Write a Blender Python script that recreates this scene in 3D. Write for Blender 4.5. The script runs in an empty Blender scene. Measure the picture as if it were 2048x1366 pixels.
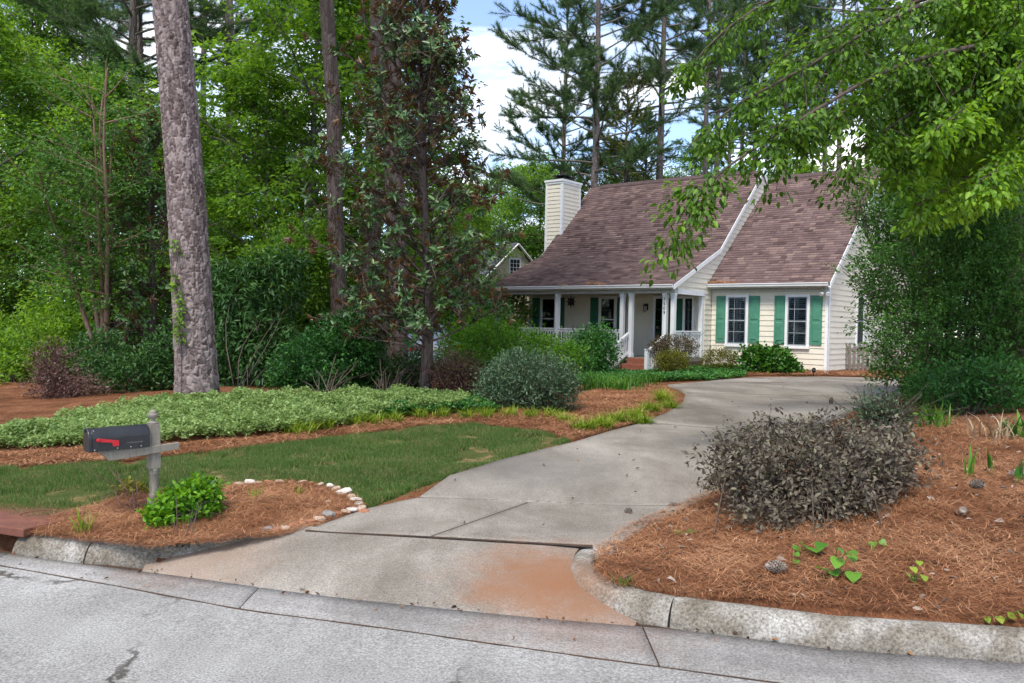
import bpy, math, random
import numpy as np
from mathutils import Vector, Matrix

# ------------------------------------------------------------------ camera, world, sun, exposure
random.seed(3); rng = np.random.default_rng(11)
scene = bpy.context.scene
COL = scene.collection
FPX, CX, CY, CAMH = 1720.0, 1024.0, 683.0, 1.80          # focal length / centre in photo pixels, eye height in metres
PITCH, ROLL = math.radians(-1.07), math.radians(1.2)
fw = Vector((0, math.cos(PITCH), math.sin(PITCH)))
up0 = Vector((0, -math.sin(PITCH), math.cos(PITCH)))
r0 = Vector((1, 0, 0))
rt = r0 * math.cos(ROLL) + up0 * math.sin(ROLL)
upv = -r0 * math.sin(ROLL) + up0 * math.cos(ROLL)
cam_data = bpy.data.cameras.new('camera'); cam = bpy.data.objects.new('camera', cam_data); COL.objects.link(cam)
cam_data.sensor_width = 36; cam_data.lens = 36 * FPX / 2048; cam_data.clip_end = 900; cam_data.clip_start = .05
m = Matrix.Identity(4)
for i in range(3):
    m[i][0] = rt[i]; m[i][1] = upv[i]; m[i][2] = -fw[i]
m[0][3], m[1][3], m[2][3] = 0, 0, CAMH
cam.matrix_world = m
scene.camera = cam

SUN_EL, SUN_AZ = math.radians(58), math.radians(205)      # azimuth clockwise from +Y: behind the camera, a little to its left
world = bpy.data.worlds.new('World'); scene.world = world; world.use_nodes = True
wn = world.node_tree; wn.nodes.clear()
def wnode(t, **k):
    n = wn.nodes.new(t)
    for a, b in k.items(): setattr(n, a, b)
    return n
sky = wnode('ShaderNodeTexSky', sky_type='NISHITA', sun_disc=False, sun_elevation=SUN_EL, sun_rotation=SUN_AZ,
            air_density=0.75, dust_density=0.25, ozone_density=3.0)
bg = wnode('ShaderNodeBackground'); out = wnode('ShaderNodeOutputWorld')
bg.inputs['Strength'].default_value = 0.15
tc = wnode('ShaderNodeTexCoord'); sep = wnode('ShaderNodeSeparateXYZ')
wn.links.new(tc.outputs['Generated'], sep.inputs[0])
zz = wnode('ShaderNodeMath', operation='MAXIMUM'); zz.inputs[1].default_value = 0.0
wn.links.new(sep.outputs['Z'], zz.inputs[0])
za = wnode('ShaderNodeMath', operation='ADD'); za.inputs[1].default_value = 0.16
wn.links.new(zz.outputs[0], za.inputs[0])
dx = wnode('ShaderNodeMath', operation='DIVIDE'); dy = wnode('ShaderNodeMath', operation='DIVIDE')
wn.links.new(sep.outputs['X'], dx.inputs[0]); wn.links.new(za.outputs[0], dx.inputs[1])
wn.links.new(sep.outputs['Y'], dy.inputs[0]); wn.links.new(za.outputs[0], dy.inputs[1])
cmb = wnode('ShaderNodeCombineXYZ')
wn.links.new(dx.outputs[0], cmb.inputs[0]); wn.links.new(dy.outputs[0], cmb.inputs[1])
cn = wnode('ShaderNodeTexNoise'); cn.inputs['Scale'].default_value = 1.25; cn.inputs['Detail'].default_value = 9
cn.inputs['Roughness'].default_value = 0.62; cn.inputs['Distortion'].default_value = 0.5
wn.links.new(cmb.outputs[0], cn.inputs['Vector'])
cr = wnode('ShaderNodeValToRGB')
cr.color_ramp.elements[0].position = 0.46; cr.color_ramp.elements[0].color = (0.06, 0.06, 0.06, 1)
cr.color_ramp.elements[1].position = 0.64; cr.color_ramp.elements[1].color = (1, 1, 1, 1)
wn.links.new(cn.outputs['Fac'], cr.inputs[0])
mx = wnode('ShaderNodeMixRGB')
mx.inputs[2].default_value = (5.9, 5.75, 5.5, 1)           # sunlit cloud, in the sky texture's own units
wn.links.new(cr.outputs[0], mx.inputs[0]); wn.links.new(sky.outputs[0], mx.inputs[1])
wn.links.new(mx.outputs[0], bg.inputs['Color']); wn.links.new(bg.outputs[0], out.inputs['Surface'])

sd = bpy.data.lights.new('sun', 'SUN'); sun = bpy.data.objects.new('sun', sd); COL.objects.link(sun)
sd.energy = 2.1; sd.angle = math.radians(16); sd.color = (1.0, 0.93, 0.82)
sdir = Vector((math.sin(SUN_AZ) * math.cos(SUN_EL), math.cos(SUN_AZ) * math.cos(SUN_EL), math.sin(SUN_EL)))
sun.rotation_euler = sdir.to_track_quat('Z', 'Y').to_euler(); sun.location = sdir * 80
vs = scene.view_settings
vs.view_transform = 'Standard'; vs.look = 'None'; vs.gamma = 1; vs.use_curve_mapping = False
vs.exposure = 1.18
scene.render.engine = 'CYCLES'
cy = scene.cycles
cy.use_denoising = True
try: cy.denoiser = 'OPENIMAGEDENOISE'; cy.denoising_prefilter = 'ACCURATE'
except Exception: pass
cy.max_bounces = 7; cy.diffuse_bounces = 3; cy.glossy_bounces = 2; cy.transmission_bounces = 4; cy.transparent_max_bounces = 8
cy.use_adaptive_sampling = True; cy.adaptive_threshold = 0.015
cy.caustics_reflective = False; cy.caustics_refractive = False

# ------------------------------------------------------------------ pixels to places
def ray(px, py):
    v = rt * ((px - CX) / FPX) + upv * (-(py - CY) / FPX) + fw
    return v / v.y
def P(px, py, d):
    v = ray(px, py); return np.array((v.x * d, d, CAMH + v.z * d))
def on_plane(px, py, z):
    v = ray(px, py); d = (z - CAMH) / v.z
    return np.array((v.x * d, d, z))

# ------------------------------------------------------------------ house frame (metres; derived from the vanishing points of its walls)
HC = np.array((7.0, 30.4)); HU = np.array((-.776, .631)); HV = np.array((.631, .776))
HROT = math.atan2(-.631, .776); HZ = 0.45
def hw(x, y): return HC - HU * x + HV * y                  # house local to world, plan only

# ------------------------------------------------------------------ terrain height: thin-plate spline through estimated spot heights
ctl = []
for px, py, z in [(236,1094,.14),(30,1069,.14),(445,1086,.14),(600,1066,.13),(850,1080,.15),(1100,1094,.15),(1202,1098,.15),(1195,1160,.14),
                  (1364,1194,.14),(1512,1206,.14),(1717,1224,.14),(2048,1252,.14),(310,1022,.20),(735,1020,.17),(100,1000,.19),(0,1000,.18),
                  (350,915,.31),(0,938,.24),(700,872,.36),(950,850,.40),(840,1000,.20),(1346,1017,.20),(1290,848,.36),(1592,863,.36),
                  (1365,805,.42),(1420,764,.45),(1740,757,.45),(1750,800,.43),(395,803,.58),(848,790,.52),(1060,815,.50),(1150,830,.42),
                  (600,850,.45),(1550,1150,.20),(1800,1000,.40),(2048,1000,.48),(2000,840,.66),(1850,850,.58),(1500,1060,.26),(2048,1120,.30),
                  (0,850,.32),(1250,790,.42),(1100,900,.31)]:
    ctl.append(on_plane(px, py, z))
for x, y, z in [(-9,-3.4,.30),(-6,-3.6,.30),(-3,-3.8,.30),(-1,-4,.26),(-.3,-3.2,.3),(1,-.6,.45),(2.5,-.5,.48),(4.2,-.5,.5),(6,0,.5),(0,4,.5),(-8,2,.45),(4,10,.5),(-8,10,.5),(-12,0,.4)]:
    w = hw(x, y); ctl.append(np.array((w[0], w[1], z)))
for x, y, z in [(-12,7.5,.16),(-25,9,.2),(-40,12,.2),(14,4.2,.2),(26,2.5,.3),(45,0,.3),(-14,14,.30),(-10,18,.4),(-4,19,.45),(-20,25,.4),(-30,40,.5),(0,45,.5),
                (25,45,.6),(40,30,.6),(20,20,.6),(12,14,.7),(0,70,.5),(60,60,.6),(-60,60,.5),(-60,20,.3),(60,10,.5),(0,110,.5),(-90,110,.5),(90,110,.5)]:
    ctl.append(np.array((x, y, z)))
ctl = np.array(ctl)
def _phi(r2): return np.where(r2 > 1e-9, .5 * r2 * np.log(np.maximum(r2, 1e-9)), 0)
_n = len(ctl); _A = np.zeros((_n + 3, _n + 3)); _xy = ctl[:, :2]
_A[:_n, :_n] = _phi(((_xy[:, None] - _xy[None]) ** 2).sum(-1)) + np.eye(_n) * .15
_A[:_n, _n] = 1; _A[:_n, _n + 1:] = _xy; _A[_n, :_n] = 1; _A[_n + 1:, :_n] = _xy.T
_w = np.linalg.solve(_A, np.concatenate([ctl[:, 2], np.zeros(3)]))
def G(x, y):
    x = np.asarray(x, float); y = np.asarray(y, float); sh = x.shape
    q = np.stack([x.ravel(), y.ravel()], 1); res = np.empty(len(q))
    for i in range(0, len(q), 20000):
        b = q[i:i + 20000]
        res[i:i + 20000] = _phi(((b[:, None] - _xy[None]) ** 2).sum(-1)) @ _w[:_n] + _w[_n] + b @ _w[_n + 1:]
    return np.clip(res, -.05, 1.1).reshape(sh)
def gz(x, y): return float(G(np.array([x]), np.array([y]))[0])
def ground(px, py):
    z = .3
    for _ in range(14):
        p = on_plane(px, py, z)
        if p[1] < 0 or p[1] > 70: p = P(px, py, 60)
        z = .5 * z + .5 * gz(p[0], p[1])
    p[2] = z
    return p
def in_poly(x, y, poly):
    x = np.asarray(x); y = np.asarray(y); c = np.zeros(x.shape, bool); j = len(poly) - 1
    for i in range(len(poly)):
        xi, yi = poly[i][:2]; xj, yj = poly[j][:2]
        c ^= ((yi > y) != (yj > y)) & (x < (xj - xi) * (y - yi) / (yj - yi + 1e-12) + xi); j = i
    return c
def resample(pts, n):
    pts = np.asarray(pts, float); s = np.concatenate([[0], np.cumsum(np.linalg.norm(np.diff(pts, axis=0), axis=1))])
    t = np.linspace(0, s[-1], n); return np.stack([np.interp(t, s, pts[:, k]) for k in range(pts.shape[1])], 1)
def smooth(pts, n, it=3):
    p = resample(pts, n)
    for _ in range(it): p[1:-1] = .25 * p[:-2] + .5 * p[1:-1] + .25 * p[2:]
    return p

# ------------------------------------------------------------------ objects
def link(o, parent=None):
    COL.objects.link(o)
    if parent is not None: o.parent = parent
    return o
def tag(o, label=None, cat=None, group=None, kind=None):
    if label: o['label'] = label
    if cat: o['category'] = cat
    if group: o['group'] = group
    if kind: o['kind'] = kind
    return o
def empty(name, loc=(0, 0, 0), rz=0, **k):
    o = bpy.data.objects.new(name, None); o.empty_display_size = .2; o.location = loc; o.rotation_euler = (0, 0, rz)
    link(o); return tag(o, **k)
def mesh_np(name, V, F, mat, parent=None, smooth_=False, link_=True, **attrs):
    me = bpy.data.meshes.new(name); V = np.ascontiguousarray(V, np.float32); F = np.ascontiguousarray(F, np.int32)
    n, k = F.shape
    me.vertices.add(len(V)); me.vertices.foreach_set('co', V.ravel())
    me.loops.add(n * k); me.loops.foreach_set('vertex_index', F.ravel())
    me.polygons.add(n); me.polygons.foreach_set('loop_start', np.arange(0, n * k, k, dtype=np.int32))
    me.polygons.foreach_set('loop_total', np.full(n, k, np.int32))
    if smooth_: me.polygons.foreach_set('use_smooth', np.ones(n, bool))
    me.update(calc_edges=True)
    for a, v in attrs.items():
        at = me.attributes.new(a, 'FLOAT', 'POINT'); at.data.foreach_set('value', np.ascontiguousarray(v, np.float32))
    if mat: me.materials.append(mat)
    o = bpy.data.objects.new(name, me)
    if link_: link(o, parent)
    return o
class MB:
    """collects polygons, builds one mesh object"""
    def __init__(s): s.v = []; s.f = []
    def poly(s, pts):
        b = len(s.v); s.v += [tuple(p) for p in pts]; s.f.append(tuple(range(b, b + len(pts)))); return s
    def hexa(s, c):
        b = len(s.v); s.v += [tuple(p) for p in c]
        s.f += [tuple(b + i for i in q) for q in ((0,3,2,1),(4,5,6,7),(0,1,5,4),(1,2,6,5),(2,3,7,6),(3,0,4,7))]; return s
    def box(s, x0, x1, y0, y1, z0, z1):
        return s.hexa([(x0,y0,z0),(x1,y0,z0),(x1,y1,z0),(x0,y1,z0),(x0,y0,z1),(x1,y0,z1),(x1,y1,z1),(x0,y1,z1)])
    def bar(s, a, b, w, h, up=(0, 0, 1)):
        a = Vector(a); b = Vector(b); d = (b - a).normalized(); sd_ = d.cross(Vector(up)).normalized(); u = sd_.cross(d)
        sd_ *= w / 2; u *= h / 2
        return s.hexa([a - sd_ - u, b - sd_ - u, b + sd_ - u, a + sd_ - u, a - sd_ + u, b - sd_ + u, b + sd_ + u, a + sd_ + u])
    def prism(s, prof, x0, x1, ax=0):
        """profile (a,b) pairs swept along an axis"""
        n = len(prof); b = len(s.v)
        for x in (x0, x1):
            for p in prof:
                s.v.append((x, p[0], p[1]) if ax == 0 else ((p[0], x, p[1]) if ax == 1 else (p[0], p[1], x)))
        s.f.append(tuple(b + i for i in range(n))); s.f.append(tuple(b + n + i for i in reversed(range(n))))
        for i in range(n):
            j = (i + 1) % n; s.f.append((b + i, b + n + i, b + n + j, b + j))
        return s
    def lathe(s, prof, c=(0, 0, 0), n=16):
        b = len(s.v)
        for r, z in prof:
            for k in range(n):
                a = 2 * math.pi * k / n; s.v.append((c[0] + r * math.cos(a), c[1] + r * math.sin(a), c[2] + z))
        for i in range(len(prof) - 1):
            for k in range(n):
                k2 = (k + 1) % n; s.f.append((b + i*n + k, b + i*n + k2, b + (i+1)*n + k2, b + (i+1)*n + k))
        s.f.append(tuple(b + k for k in reversed(range(n)))); s.f.append(tuple(b + (len(prof)-1)*n + k for k in range(n)))
        return s
    def build(s, name, mat, parent=None, dz=0.0, bevel=0, smooth_=False):
        me = bpy.data.meshes.new(name); me.from_pydata([(v[0], v[1], v[2] + dz) for v in s.v], [], s.f)
        import bmesh
        bm = bmesh.new(); bm.from_mesh(me); bmesh.ops.recalc_face_normals(bm, faces=bm.faces); bm.to_mesh(me); bm.free()
        if smooth_: me.polygons.foreach_set('use_smooth', [True] * len(me.polygons))
        me.materials.append(mat); o = link(bpy.data.objects.new(name, me), parent)
        if bevel:
            b = o.modifiers.new('bevel', 'BEVEL'); b.width = bevel; b.segments = 2; b.limit_method = 'ANGLE'
        return o
def copy_tree(o, parent=None):
    c = o.copy(); COL.objects.link(c); c.parent = parent
    for ch in list(o.children): copy_tree(ch, c)
    return c
def tubes(segs, nside=6):
    """segs: list of (points Nx3, radii N) -> V,F quads"""
    Vs, Fs, b = [], [], 0
    for pts, rad in segs:
        pts = np.asarray(pts, float); rad = np.asarray(rad, float); n = len(pts)
        t = np.gradient(pts, axis=0); t /= np.linalg.norm(t, axis=1, keepdims=True) + 1e-9
        ref = np.where(np.abs(t[:, 2:3]) > .9, np.array([[1., 0, 0]]), np.array([[0, 0, 1.]]))
        a = np.cross(t, ref); a /= np.linalg.norm(a, axis=1, keepdims=True) + 1e-9; c = np.cross(t, a)
        ang = np.arange(nside) * 2 * np.pi / nside
        ring = pts[:, None] + rad[:, None, None] * (np.cos(ang)[None, :, None] * a[:, None] + np.sin(ang)[None, :, None] * c[:, None])
        Vs.append(ring.reshape(-1, 3))
        i = np.arange(n - 1)[:, None] * nside; k = np.arange(nside)[None]; k2 = (k + 1) % nside
        Fs.append(np.stack([i + k, i + k2, i + nside + k2, i + nside + k], -1).reshape(-1, 4) + b); b += n * nside
    return np.concatenate(Vs), np.concatenate(Fs)

# ------------------------------------------------------------------ materials
def nt(name):
    m_ = bpy.data.materials.new(name); m_.use_nodes = True; t = m_.node_tree; t.nodes.clear()
    return m_, t, (lambda ty, **k: _mk(t, ty, k))
def _mk(t, ty, k):
    n = t.nodes.new(ty)
    for a, b in k.items():
        if a.startswith('i_'): n.inputs[a[2:].replace('_', ' ')].default_value = b
        else: setattr(n, a, b)
    return n
def ramp(n, stops):
    e = n.color_ramp.elements
    while len(e) < len(stops): e.new(.5)
    for x, (p, c) in zip(e, stops): x.position = p; x.color = (*c, 1)
    return n
def surf(name, c1, c2, rough=.7, scale=6, bump=.15, bscale=40, detail=6, stretch=(1, 1, 1), c3=None, bdist=.01, spec=.3, fine=None, metallic=0):
    """two- or three-tone noise colour with fine relief"""
    m_, t, N = nt(name); L = t.links.new
    o = N('ShaderNodeOutputMaterial'); p = N('ShaderNodeBsdfPrincipled', i_Roughness=rough); p.inputs['Specular IOR Level'].default_value = spec
    p.inputs['Metallic'].default_value = metallic
    tcn = N('ShaderNodeTexCoord'); mp = N('ShaderNodeMapping'); mp.inputs['Scale'].default_value = stretch
    L(tcn.outputs['Object'], mp.inputs[0])
    n1 = N('ShaderNodeTexNoise', i_Scale=scale, i_Detail=detail, i_Roughness=.6); L(mp.outputs[0], n1.inputs['Vector'])
    st = [(.32, c1), (.68, c2)] if c3 is None else [(.3, c1), (.5, c2), (.72, c3)]
    r = ramp(N('ShaderNodeValToRGB'), st); L(n1.outputs['Fac'], r.inputs[0])
    col = r.outputs[0]
    n2 = N('ShaderNodeTexNoise', i_Scale=bscale, i_Detail=4, i_Roughness=.6); L(mp.outputs[0], n2.inputs['Vector'])
    if fine:
        r2 = ramp(N('ShaderNodeValToRGB'), [(.35, (fine[0],) * 3), (.65, (fine[1],) * 3)]); L(n2.outputs['Fac'], r2.inputs[0])
        mu = N('ShaderNodeMixRGB', blend_type='MULTIPLY'); mu.inputs[0].default_value = 1; L(col, mu.inputs[1]); L(r2.outputs[0], mu.inputs[2]); col = mu.outputs[0]
    L(col, p.inputs['Base Color'])
    if bump:
        b = N('ShaderNodeBump', i_Strength=bump, i_Distance=bdist); L(n2.outputs['Fac'], b.inputs['Height']); L(b.outputs[0], p.inputs['Normal'])
    L(p.outputs[0], o.inputs[0]); return m_
def leafmat(name, dark, mid, light, transl=.35, rough=.45, spec=.3, under=None, objvar=.25):
    m_, t, N = nt(name); L = t.links.new
    o = N('ShaderNodeOutputMaterial'); p = N('ShaderNodeBsdfPrincipled', i_Roughness=rough); p.inputs['Specular IOR Level'].default_value = spec
    at = N('ShaderNodeAttribute', attribute_name='tint'); oi = N('ShaderNodeObjectInfo')
    ma = N('ShaderNodeMath', operation='MULTIPLY_ADD'); ma.inputs[1].default_value = objvar; ma.inputs[2].default_value = -objvar / 2; L(oi.outputs['Random'], ma.inputs[0])
    ad = N('ShaderNodeMath', operation='ADD'); L(at.outputs['Fac'], ad.inputs[0]); L(ma.outputs[0], ad.inputs[1])
    r = ramp(N('ShaderNodeValToRGB'), [(.05, dark), (.5, mid), (.95, light)]); L(ad.outputs[0], r.inputs[0])
    col = r.outputs[0]
    if under:
        ge = N('ShaderNodeNewGeometry'); mu = N('ShaderNodeMixRGB'); mu.inputs[2].default_value = (*under, 1)
        L(ge.outputs['Backfacing'], mu.inputs[0]); L(col, mu.inputs[1]); col = mu.outputs[0]
    L(col, p.inputs['Base Color'])
    if transl:
        tr = N('ShaderNodeBsdfTranslucent'); hs = N('ShaderNodeHueSaturation', i_Value=1.5, i_Saturation=1.05); hs.inputs['Hue'].default_value = .487
        L(col, hs.inputs['Color']); L(hs.outputs[0], tr.inputs['Color'])
        mi = N('ShaderNodeMixShader'); mi.inputs[0].default_value = transl; L(p.outputs[0], mi.inputs[1]); L(tr.outputs[0], mi.inputs[2]); L(mi.outputs[0], o.inputs[0])
    else: L(p.outputs[0], o.inputs[0])
    return m_
def barkmat(name, c1, c2, c3, scale=9, zs=.25, bump=.8):
    m_, t, N = nt(name); L = t.links.new
    o = N('ShaderNodeOutputMaterial'); p = N('ShaderNodeBsdfPrincipled', i_Roughness=.9); p.inputs['Specular IOR Level'].default_value = .15
    tcn = N('ShaderNodeTexCoord'); mp = N('ShaderNodeMapping'); mp.inputs['Scale'].default_value = (1, 1, zs); L(tcn.outputs['Object'], mp.inputs[0])
    nz = N('ShaderNodeTexNoise', i_Scale=scale * .8, i_Detail=3); L(mp.outputs[0], nz.inputs['Vector'])
    mxv = N('ShaderNodeMixRGB'); mxv.inputs[0].default_value = .12; L(mp.outputs[0], mxv.inputs[1]); L(nz.outputs['Color'], mxv.inputs[2])
    vo = N('ShaderNodeTexVoronoi', feature='DISTANCE_TO_EDGE', i_Scale=scale); L(mxv.outputs[0], vo.inputs['Vector'])
    v2 = N('ShaderNodeTexVoronoi', i_Scale=scale); L(mxv.outputs[0], v2.inputs['Vector'])
    n1 = N('ShaderNodeTexNoise', i_Scale=30, i_Detail=6); L(mp.outputs[0], n1.inputs['Vector'])
    ad = N('ShaderNodeMath', operation='MULTIPLY_ADD'); ad.inputs[1].default_value = .45; L(v2.outputs['Color'], ad.inputs[0])
    hf = N('ShaderNodeMath', operation='MULTIPLY'); hf.inputs[1].default_value = .55; L(n1.outputs['Fac'], hf.inputs[0]); L(hf.outputs[0], ad.inputs[2])
    r = ramp(N('ShaderNodeValToRGB'), [(.2, c1), (.5, c2), (.8, c3)]); L(ad.outputs[0], r.inputs[0])
    L(r.outputs[0], p.inputs['Base Color'])
    rr = ramp(N('ShaderNodeValToRGB'), [(0, (0, 0, 0)), (.16, (1, 1, 1))]); L(vo.outputs['Distance'], rr.inputs[0])
    h = N('ShaderNodeMath', operation='MULTIPLY_ADD'); h.inputs[1].default_value = .3; L(n1.outputs['Fac'], h.inputs[0]); L(rr.outputs[0], h.inputs[2])
    b = N('ShaderNodeBump', i_Strength=bump, i_Distance=.03); L(h.outputs[0], b.inputs['Height']); L(b.outputs[0], p.inputs['Normal'])
    L(p.outputs[0], o.inputs[0]); return m_

# ================================================================== SETTING: street, gutter, kerb, driveway, ground
def paving(name, c1, c2, c3, speck=(.75, 1.15), stains=(), bscale=110, bump=.5, cracks=False, lscale=.55):
    m_, t, N = nt(name); L = t.links.new
    o = N('ShaderNodeOutputMaterial'); p = N('ShaderNodeBsdfPrincipled', i_Roughness=.88); p.inputs['Specular IOR Level'].default_value = .2
    g = N('ShaderNodeNewGeometry')
    n1 = N('ShaderNodeTexNoise', i_Scale=lscale, i_Detail=8, i_Roughness=.65, i_Distortion=.6); L(g.outputs['Position'], n1.inputs['Vector'])
    r = ramp(N('ShaderNodeValToRGB'), [(.33, c1), (.5, c2), (.66, c3)]); L(n1.outputs['Fac'], r.inputs[0]); col = r.outputs[0]
    mp = N('ShaderNodeMapping'); mp.inputs['Scale'].default_value = (1.2, .28, 1); mp.inputs['Rotation'].default_value = (0, 0, .55); L(g.outputs['Position'], mp.inputs[0])
    n3 = N('ShaderNodeTexNoise', i_Scale=2.2, i_Detail=7, i_Roughness=.7); L(mp.outputs[0], n3.inputs['Vector'])
    r3 = ramp(N('ShaderNodeValToRGB'), [(.3, (.78, .77, .75)), (.6, (1.06, 1.06, 1.06))]); L(n3.outputs['Fac'], r3.inputs[0])
    mu0 = N('ShaderNodeMixRGB', blend_type='MULTIPLY'); mu0.inputs[0].default_value = .8; L(col, mu0.inputs[1]); L(r3.outputs[0], mu0.inputs[2]); col = mu0.outputs[0]
    n2 = N('ShaderNodeTexNoise', i_Scale=bscale, i_Detail=3, i_Roughness=.7); L(g.outputs['Position'], n2.inputs['Vector'])
    r2 = ramp(N('ShaderNodeValToRGB'), [(.34, (speck[0],) * 3), (.66, (speck[1],) * 3)]); L(n2.outputs['Fac'], r2.inputs[0])
    mu = N('ShaderNodeMixRGB', blend_type='MULTIPLY'); mu.inputs[0].default_value = 1; L(col, mu.inputs[1]); L(r2.outputs[0], mu.inputs[2]); col = mu.outputs[0]
    for (sx, sy, rad, sc, amt) in stains:                    # clay wash and oil marks with a shape of their own
        vd = N('ShaderNodeVectorMath', operation='DISTANCE'); vd.inputs[1].default_value = (sx, sy, .1); L(g.outputs['Position'], vd.inputs[0])
        ns = N('ShaderNodeTexNoise', i_Scale=3.5, i_Detail=8, i_Roughness=.7); L(g.outputs['Position'], ns.inputs['Vector'])
        q = N('ShaderNodeMath', operation='MULTIPLY_ADD'); q.inputs[1].default_value = rad * 1.4; q.inputs[2].default_value = -rad * .7; L(ns.outputs['Fac'], q.inputs[0])
        a = N('ShaderNodeMath', operation='ADD'); L(vd.outputs['Value'], a.inputs[0]); L(q.outputs[0], a.inputs[1])
        mr = N('ShaderNodeMapRange'); mr.inputs[1].default_value = rad; mr.inputs[2].default_value = rad * .25; mr.inputs[3].default_value = 0; mr.inputs[4].default_value = amt
        L(a.outputs[0], mr.inputs[0])
        mm = N('ShaderNodeMixRGB'); mm.inputs[2].default_value = (*sc, 1); L(mr.outputs[0], mm.inputs[0]); L(col, mm.inputs[1]); col = mm.outputs[0]
    if cracks:                                               # a few wandering hairline cracks
        nd = N('ShaderNodeTexNoise', i_Scale=1.7, i_Detail=6, i_Roughness=.7); L(g.outputs['Position'], nd.inputs['Vector'])
        mv = N('ShaderNodeMixRGB'); mv.inputs[0].default_value = .35; L(g.outputs['Position'], mv.inputs[1]); L(nd.outputs['Color'], mv.inputs[2])
        vo = N('ShaderNodeTexVoronoi', feature='DISTANCE_TO_EDGE', i_Scale=.62); L(mv.outputs[0], vo.inputs['Vector'])
        rc = ramp(N('ShaderNodeValToRGB'), [(.004, (.30, .28, .26)), (.012, (1, 1, 1))]); L(vo.outputs['Distance'], rc.inputs[0])
        nm = N('ShaderNodeTexNoise', i_Scale=.9, i_Detail=2); L(g.outputs['Position'], nm.inputs['Vector']); rm_ = ramp(N('ShaderNodeValToRGB'), [(.47, (0, 0, 0)), (.56, (1, 1, 1))]); L(nm.outputs['Fac'], rm_.inputs[0])
        mc = N('ShaderNodeMixRGB', blend_type='MULTIPLY'); L(rm_.outputs[0], mc.inputs[0]); L(col, mc.inputs[1]); L(rc.outputs[0], mc.inputs[2]); col = mc.outputs[0]
    L(col, p.inputs['Base Color'])
    b = N('ShaderNodeBump', i_Strength=bump, i_Distance=.006); L(n2.outputs['Fac'], b.inputs['Height']); L(b.outputs[0], p.inputs['Normal'])
    L(p.outputs[0], o.inputs[0]); return m_
w_ = on_plane(1090, 1165, .05); w2_ = on_plane(1180, 1200, .05); w3_ = on_plane(380, 1140, 0); w4_ = on_plane(1060, 940, .25)
clay = (.23, .105, .05)
M_street = paving('street_chipseal', (.235, .23, .22), (.29, .285, .275), (.35, .345, .335), (.5, 1.35), bscale=75, bump=.9, cracks=True)
M_gutter = paving('gutter_concrete', (.17, .165, .155), (.245, .235, .225), (.32, .31, .30), (.55, 1.3), [(w2_[0], w2_[1], 1.0, clay, .35), (w3_[0], w3_[1], .6, clay, .3)], bscale=75, bump=.8)
M_drive = paving('driveway_concrete', (.155, .136, .113), (.232, .207, .177), (.315, .288, .252), (.6, 1.28),
                 [(w_[0], w_[1], .75, clay, .75), (w2_[0], w2_[1], .8, clay, .6), (w3_[0], w3_[1], .8, (.3, .2, .14), .45),
                  (w4_[0], w4_[1], 1.3, (.12, .113, .105), .55)], bscale=80)
M_kerb = paving('kerb_concrete', (.13, .11, .085), (.22, .20, .17), (.34, .325, .30), (.5, 1.4), [(w2_[0] - .1, w2_[1] + .2, .5, clay, .5)], bscale=60, bump=.6, lscale=3.2)
M_joint = surf('joint_dirt', (.03, .022, .016), (.08, .045, .028), .95, 9, .2)

flow_px = [(22,1110),(175,1131),(350,1152),(550,1182),(650,1195),(850,1215),(1000,1231),(1154,1246),(1343,1260),(1461,1273),(1666,1301),(2048,1330)]
front_px = [(0,1132),(240,1174),(480,1220),(760,1256),(1015,1293),(1261,1327),(1563,1368)]
flow = np.array([on_plane(*p, 0)[:2] for p in flow_px]); front = np.array([on_plane(*p, 0)[:2] for p in front_px])
def extend(pl, lo, hi):
    a = pl[0] + (pl[0] - pl[2]) / np.linalg.norm(pl[0] - pl[2]) * lo; b = pl[-1] + (pl[-1] - pl[-3]) / np.linalg.norm(pl[-1] - pl[-3]) * hi
    return np.vstack([a, pl, b])
flow_c = smooth(flow, 60, 6); front_c = smooth(front, 60, 6)
flow_x = extend(flow_c, 40, 40); front_x = extend(front_c, 40, 40)
def interp_line(pl, x): 
    o_ = np.argsort(pl[:, 0]); return np.interp(x, pl[o_, 0], pl[o_, 1])
# street sheet
xs = np.concatenate([np.linspace(-42, -6, 20), np.linspace(-5.7, 5.7, 90), np.linspace(6, 42, 20)])
yf = interp_line(front_x, xs) - .014 + .004 * np.sin(xs * 9) + .003 * np.sin(xs * 23)
ts = np.concatenate([[0], np.geomspace(.05, 45, 26)])
X = np.repeat(xs[:, None], len(ts), 1); Y = yf[:, None] - ts[None]; Z = .004 + .012 * np.minimum(ts, 3.5)[None] + 0 * X
def gridmesh(name, X, Y, Z, mat, parent=None, smooth_=True, **attrs):
    a, b = X.shape; V = np.stack([X, Y, Z], -1).reshape(-1, 3)
    i = np.arange(a - 1)[:, None] * b; j = np.arange(b - 1)[None]
    F = np.stack([i + j, i + j + 1, i + b + j + 1, i + b + j], -1).reshape(-1, 4)
    e1 = V[F[0, 1]] - V[F[0, 0]]; e2 = V[F[0, 3]] - V[F[0, 0]]
    if np.cross(e1, e2)[2] < 0: F = F[:, ::-1]
    return mesh_np(name, V, F, mat, parent, smooth_, **attrs)
street = gridmesh('street', X, Y, Z, M_street); tag(street, kind='structure')
base = gridmesh('joint_bed', *np.broadcast_arrays(np.array([-42., 42])[:, None], np.array([-46., 60.])[None], np.array([[-.16]])), M_joint)
base.name = 'subsoil'; tag(base, kind='structure')
# thin dirt bed under the gutter joints, just below the slabs
fx = np.linspace(-7, 7, 120)
jb = gridmesh('gutter_joint', np.repeat(fx[:, None], 2, 1), np.stack([interp_line(front_x, fx) - .05, interp_line(flow_x, fx) + .06], 1), np.full((120, 2), .0015), M_joint)
tag(jb, kind='structure')
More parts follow.
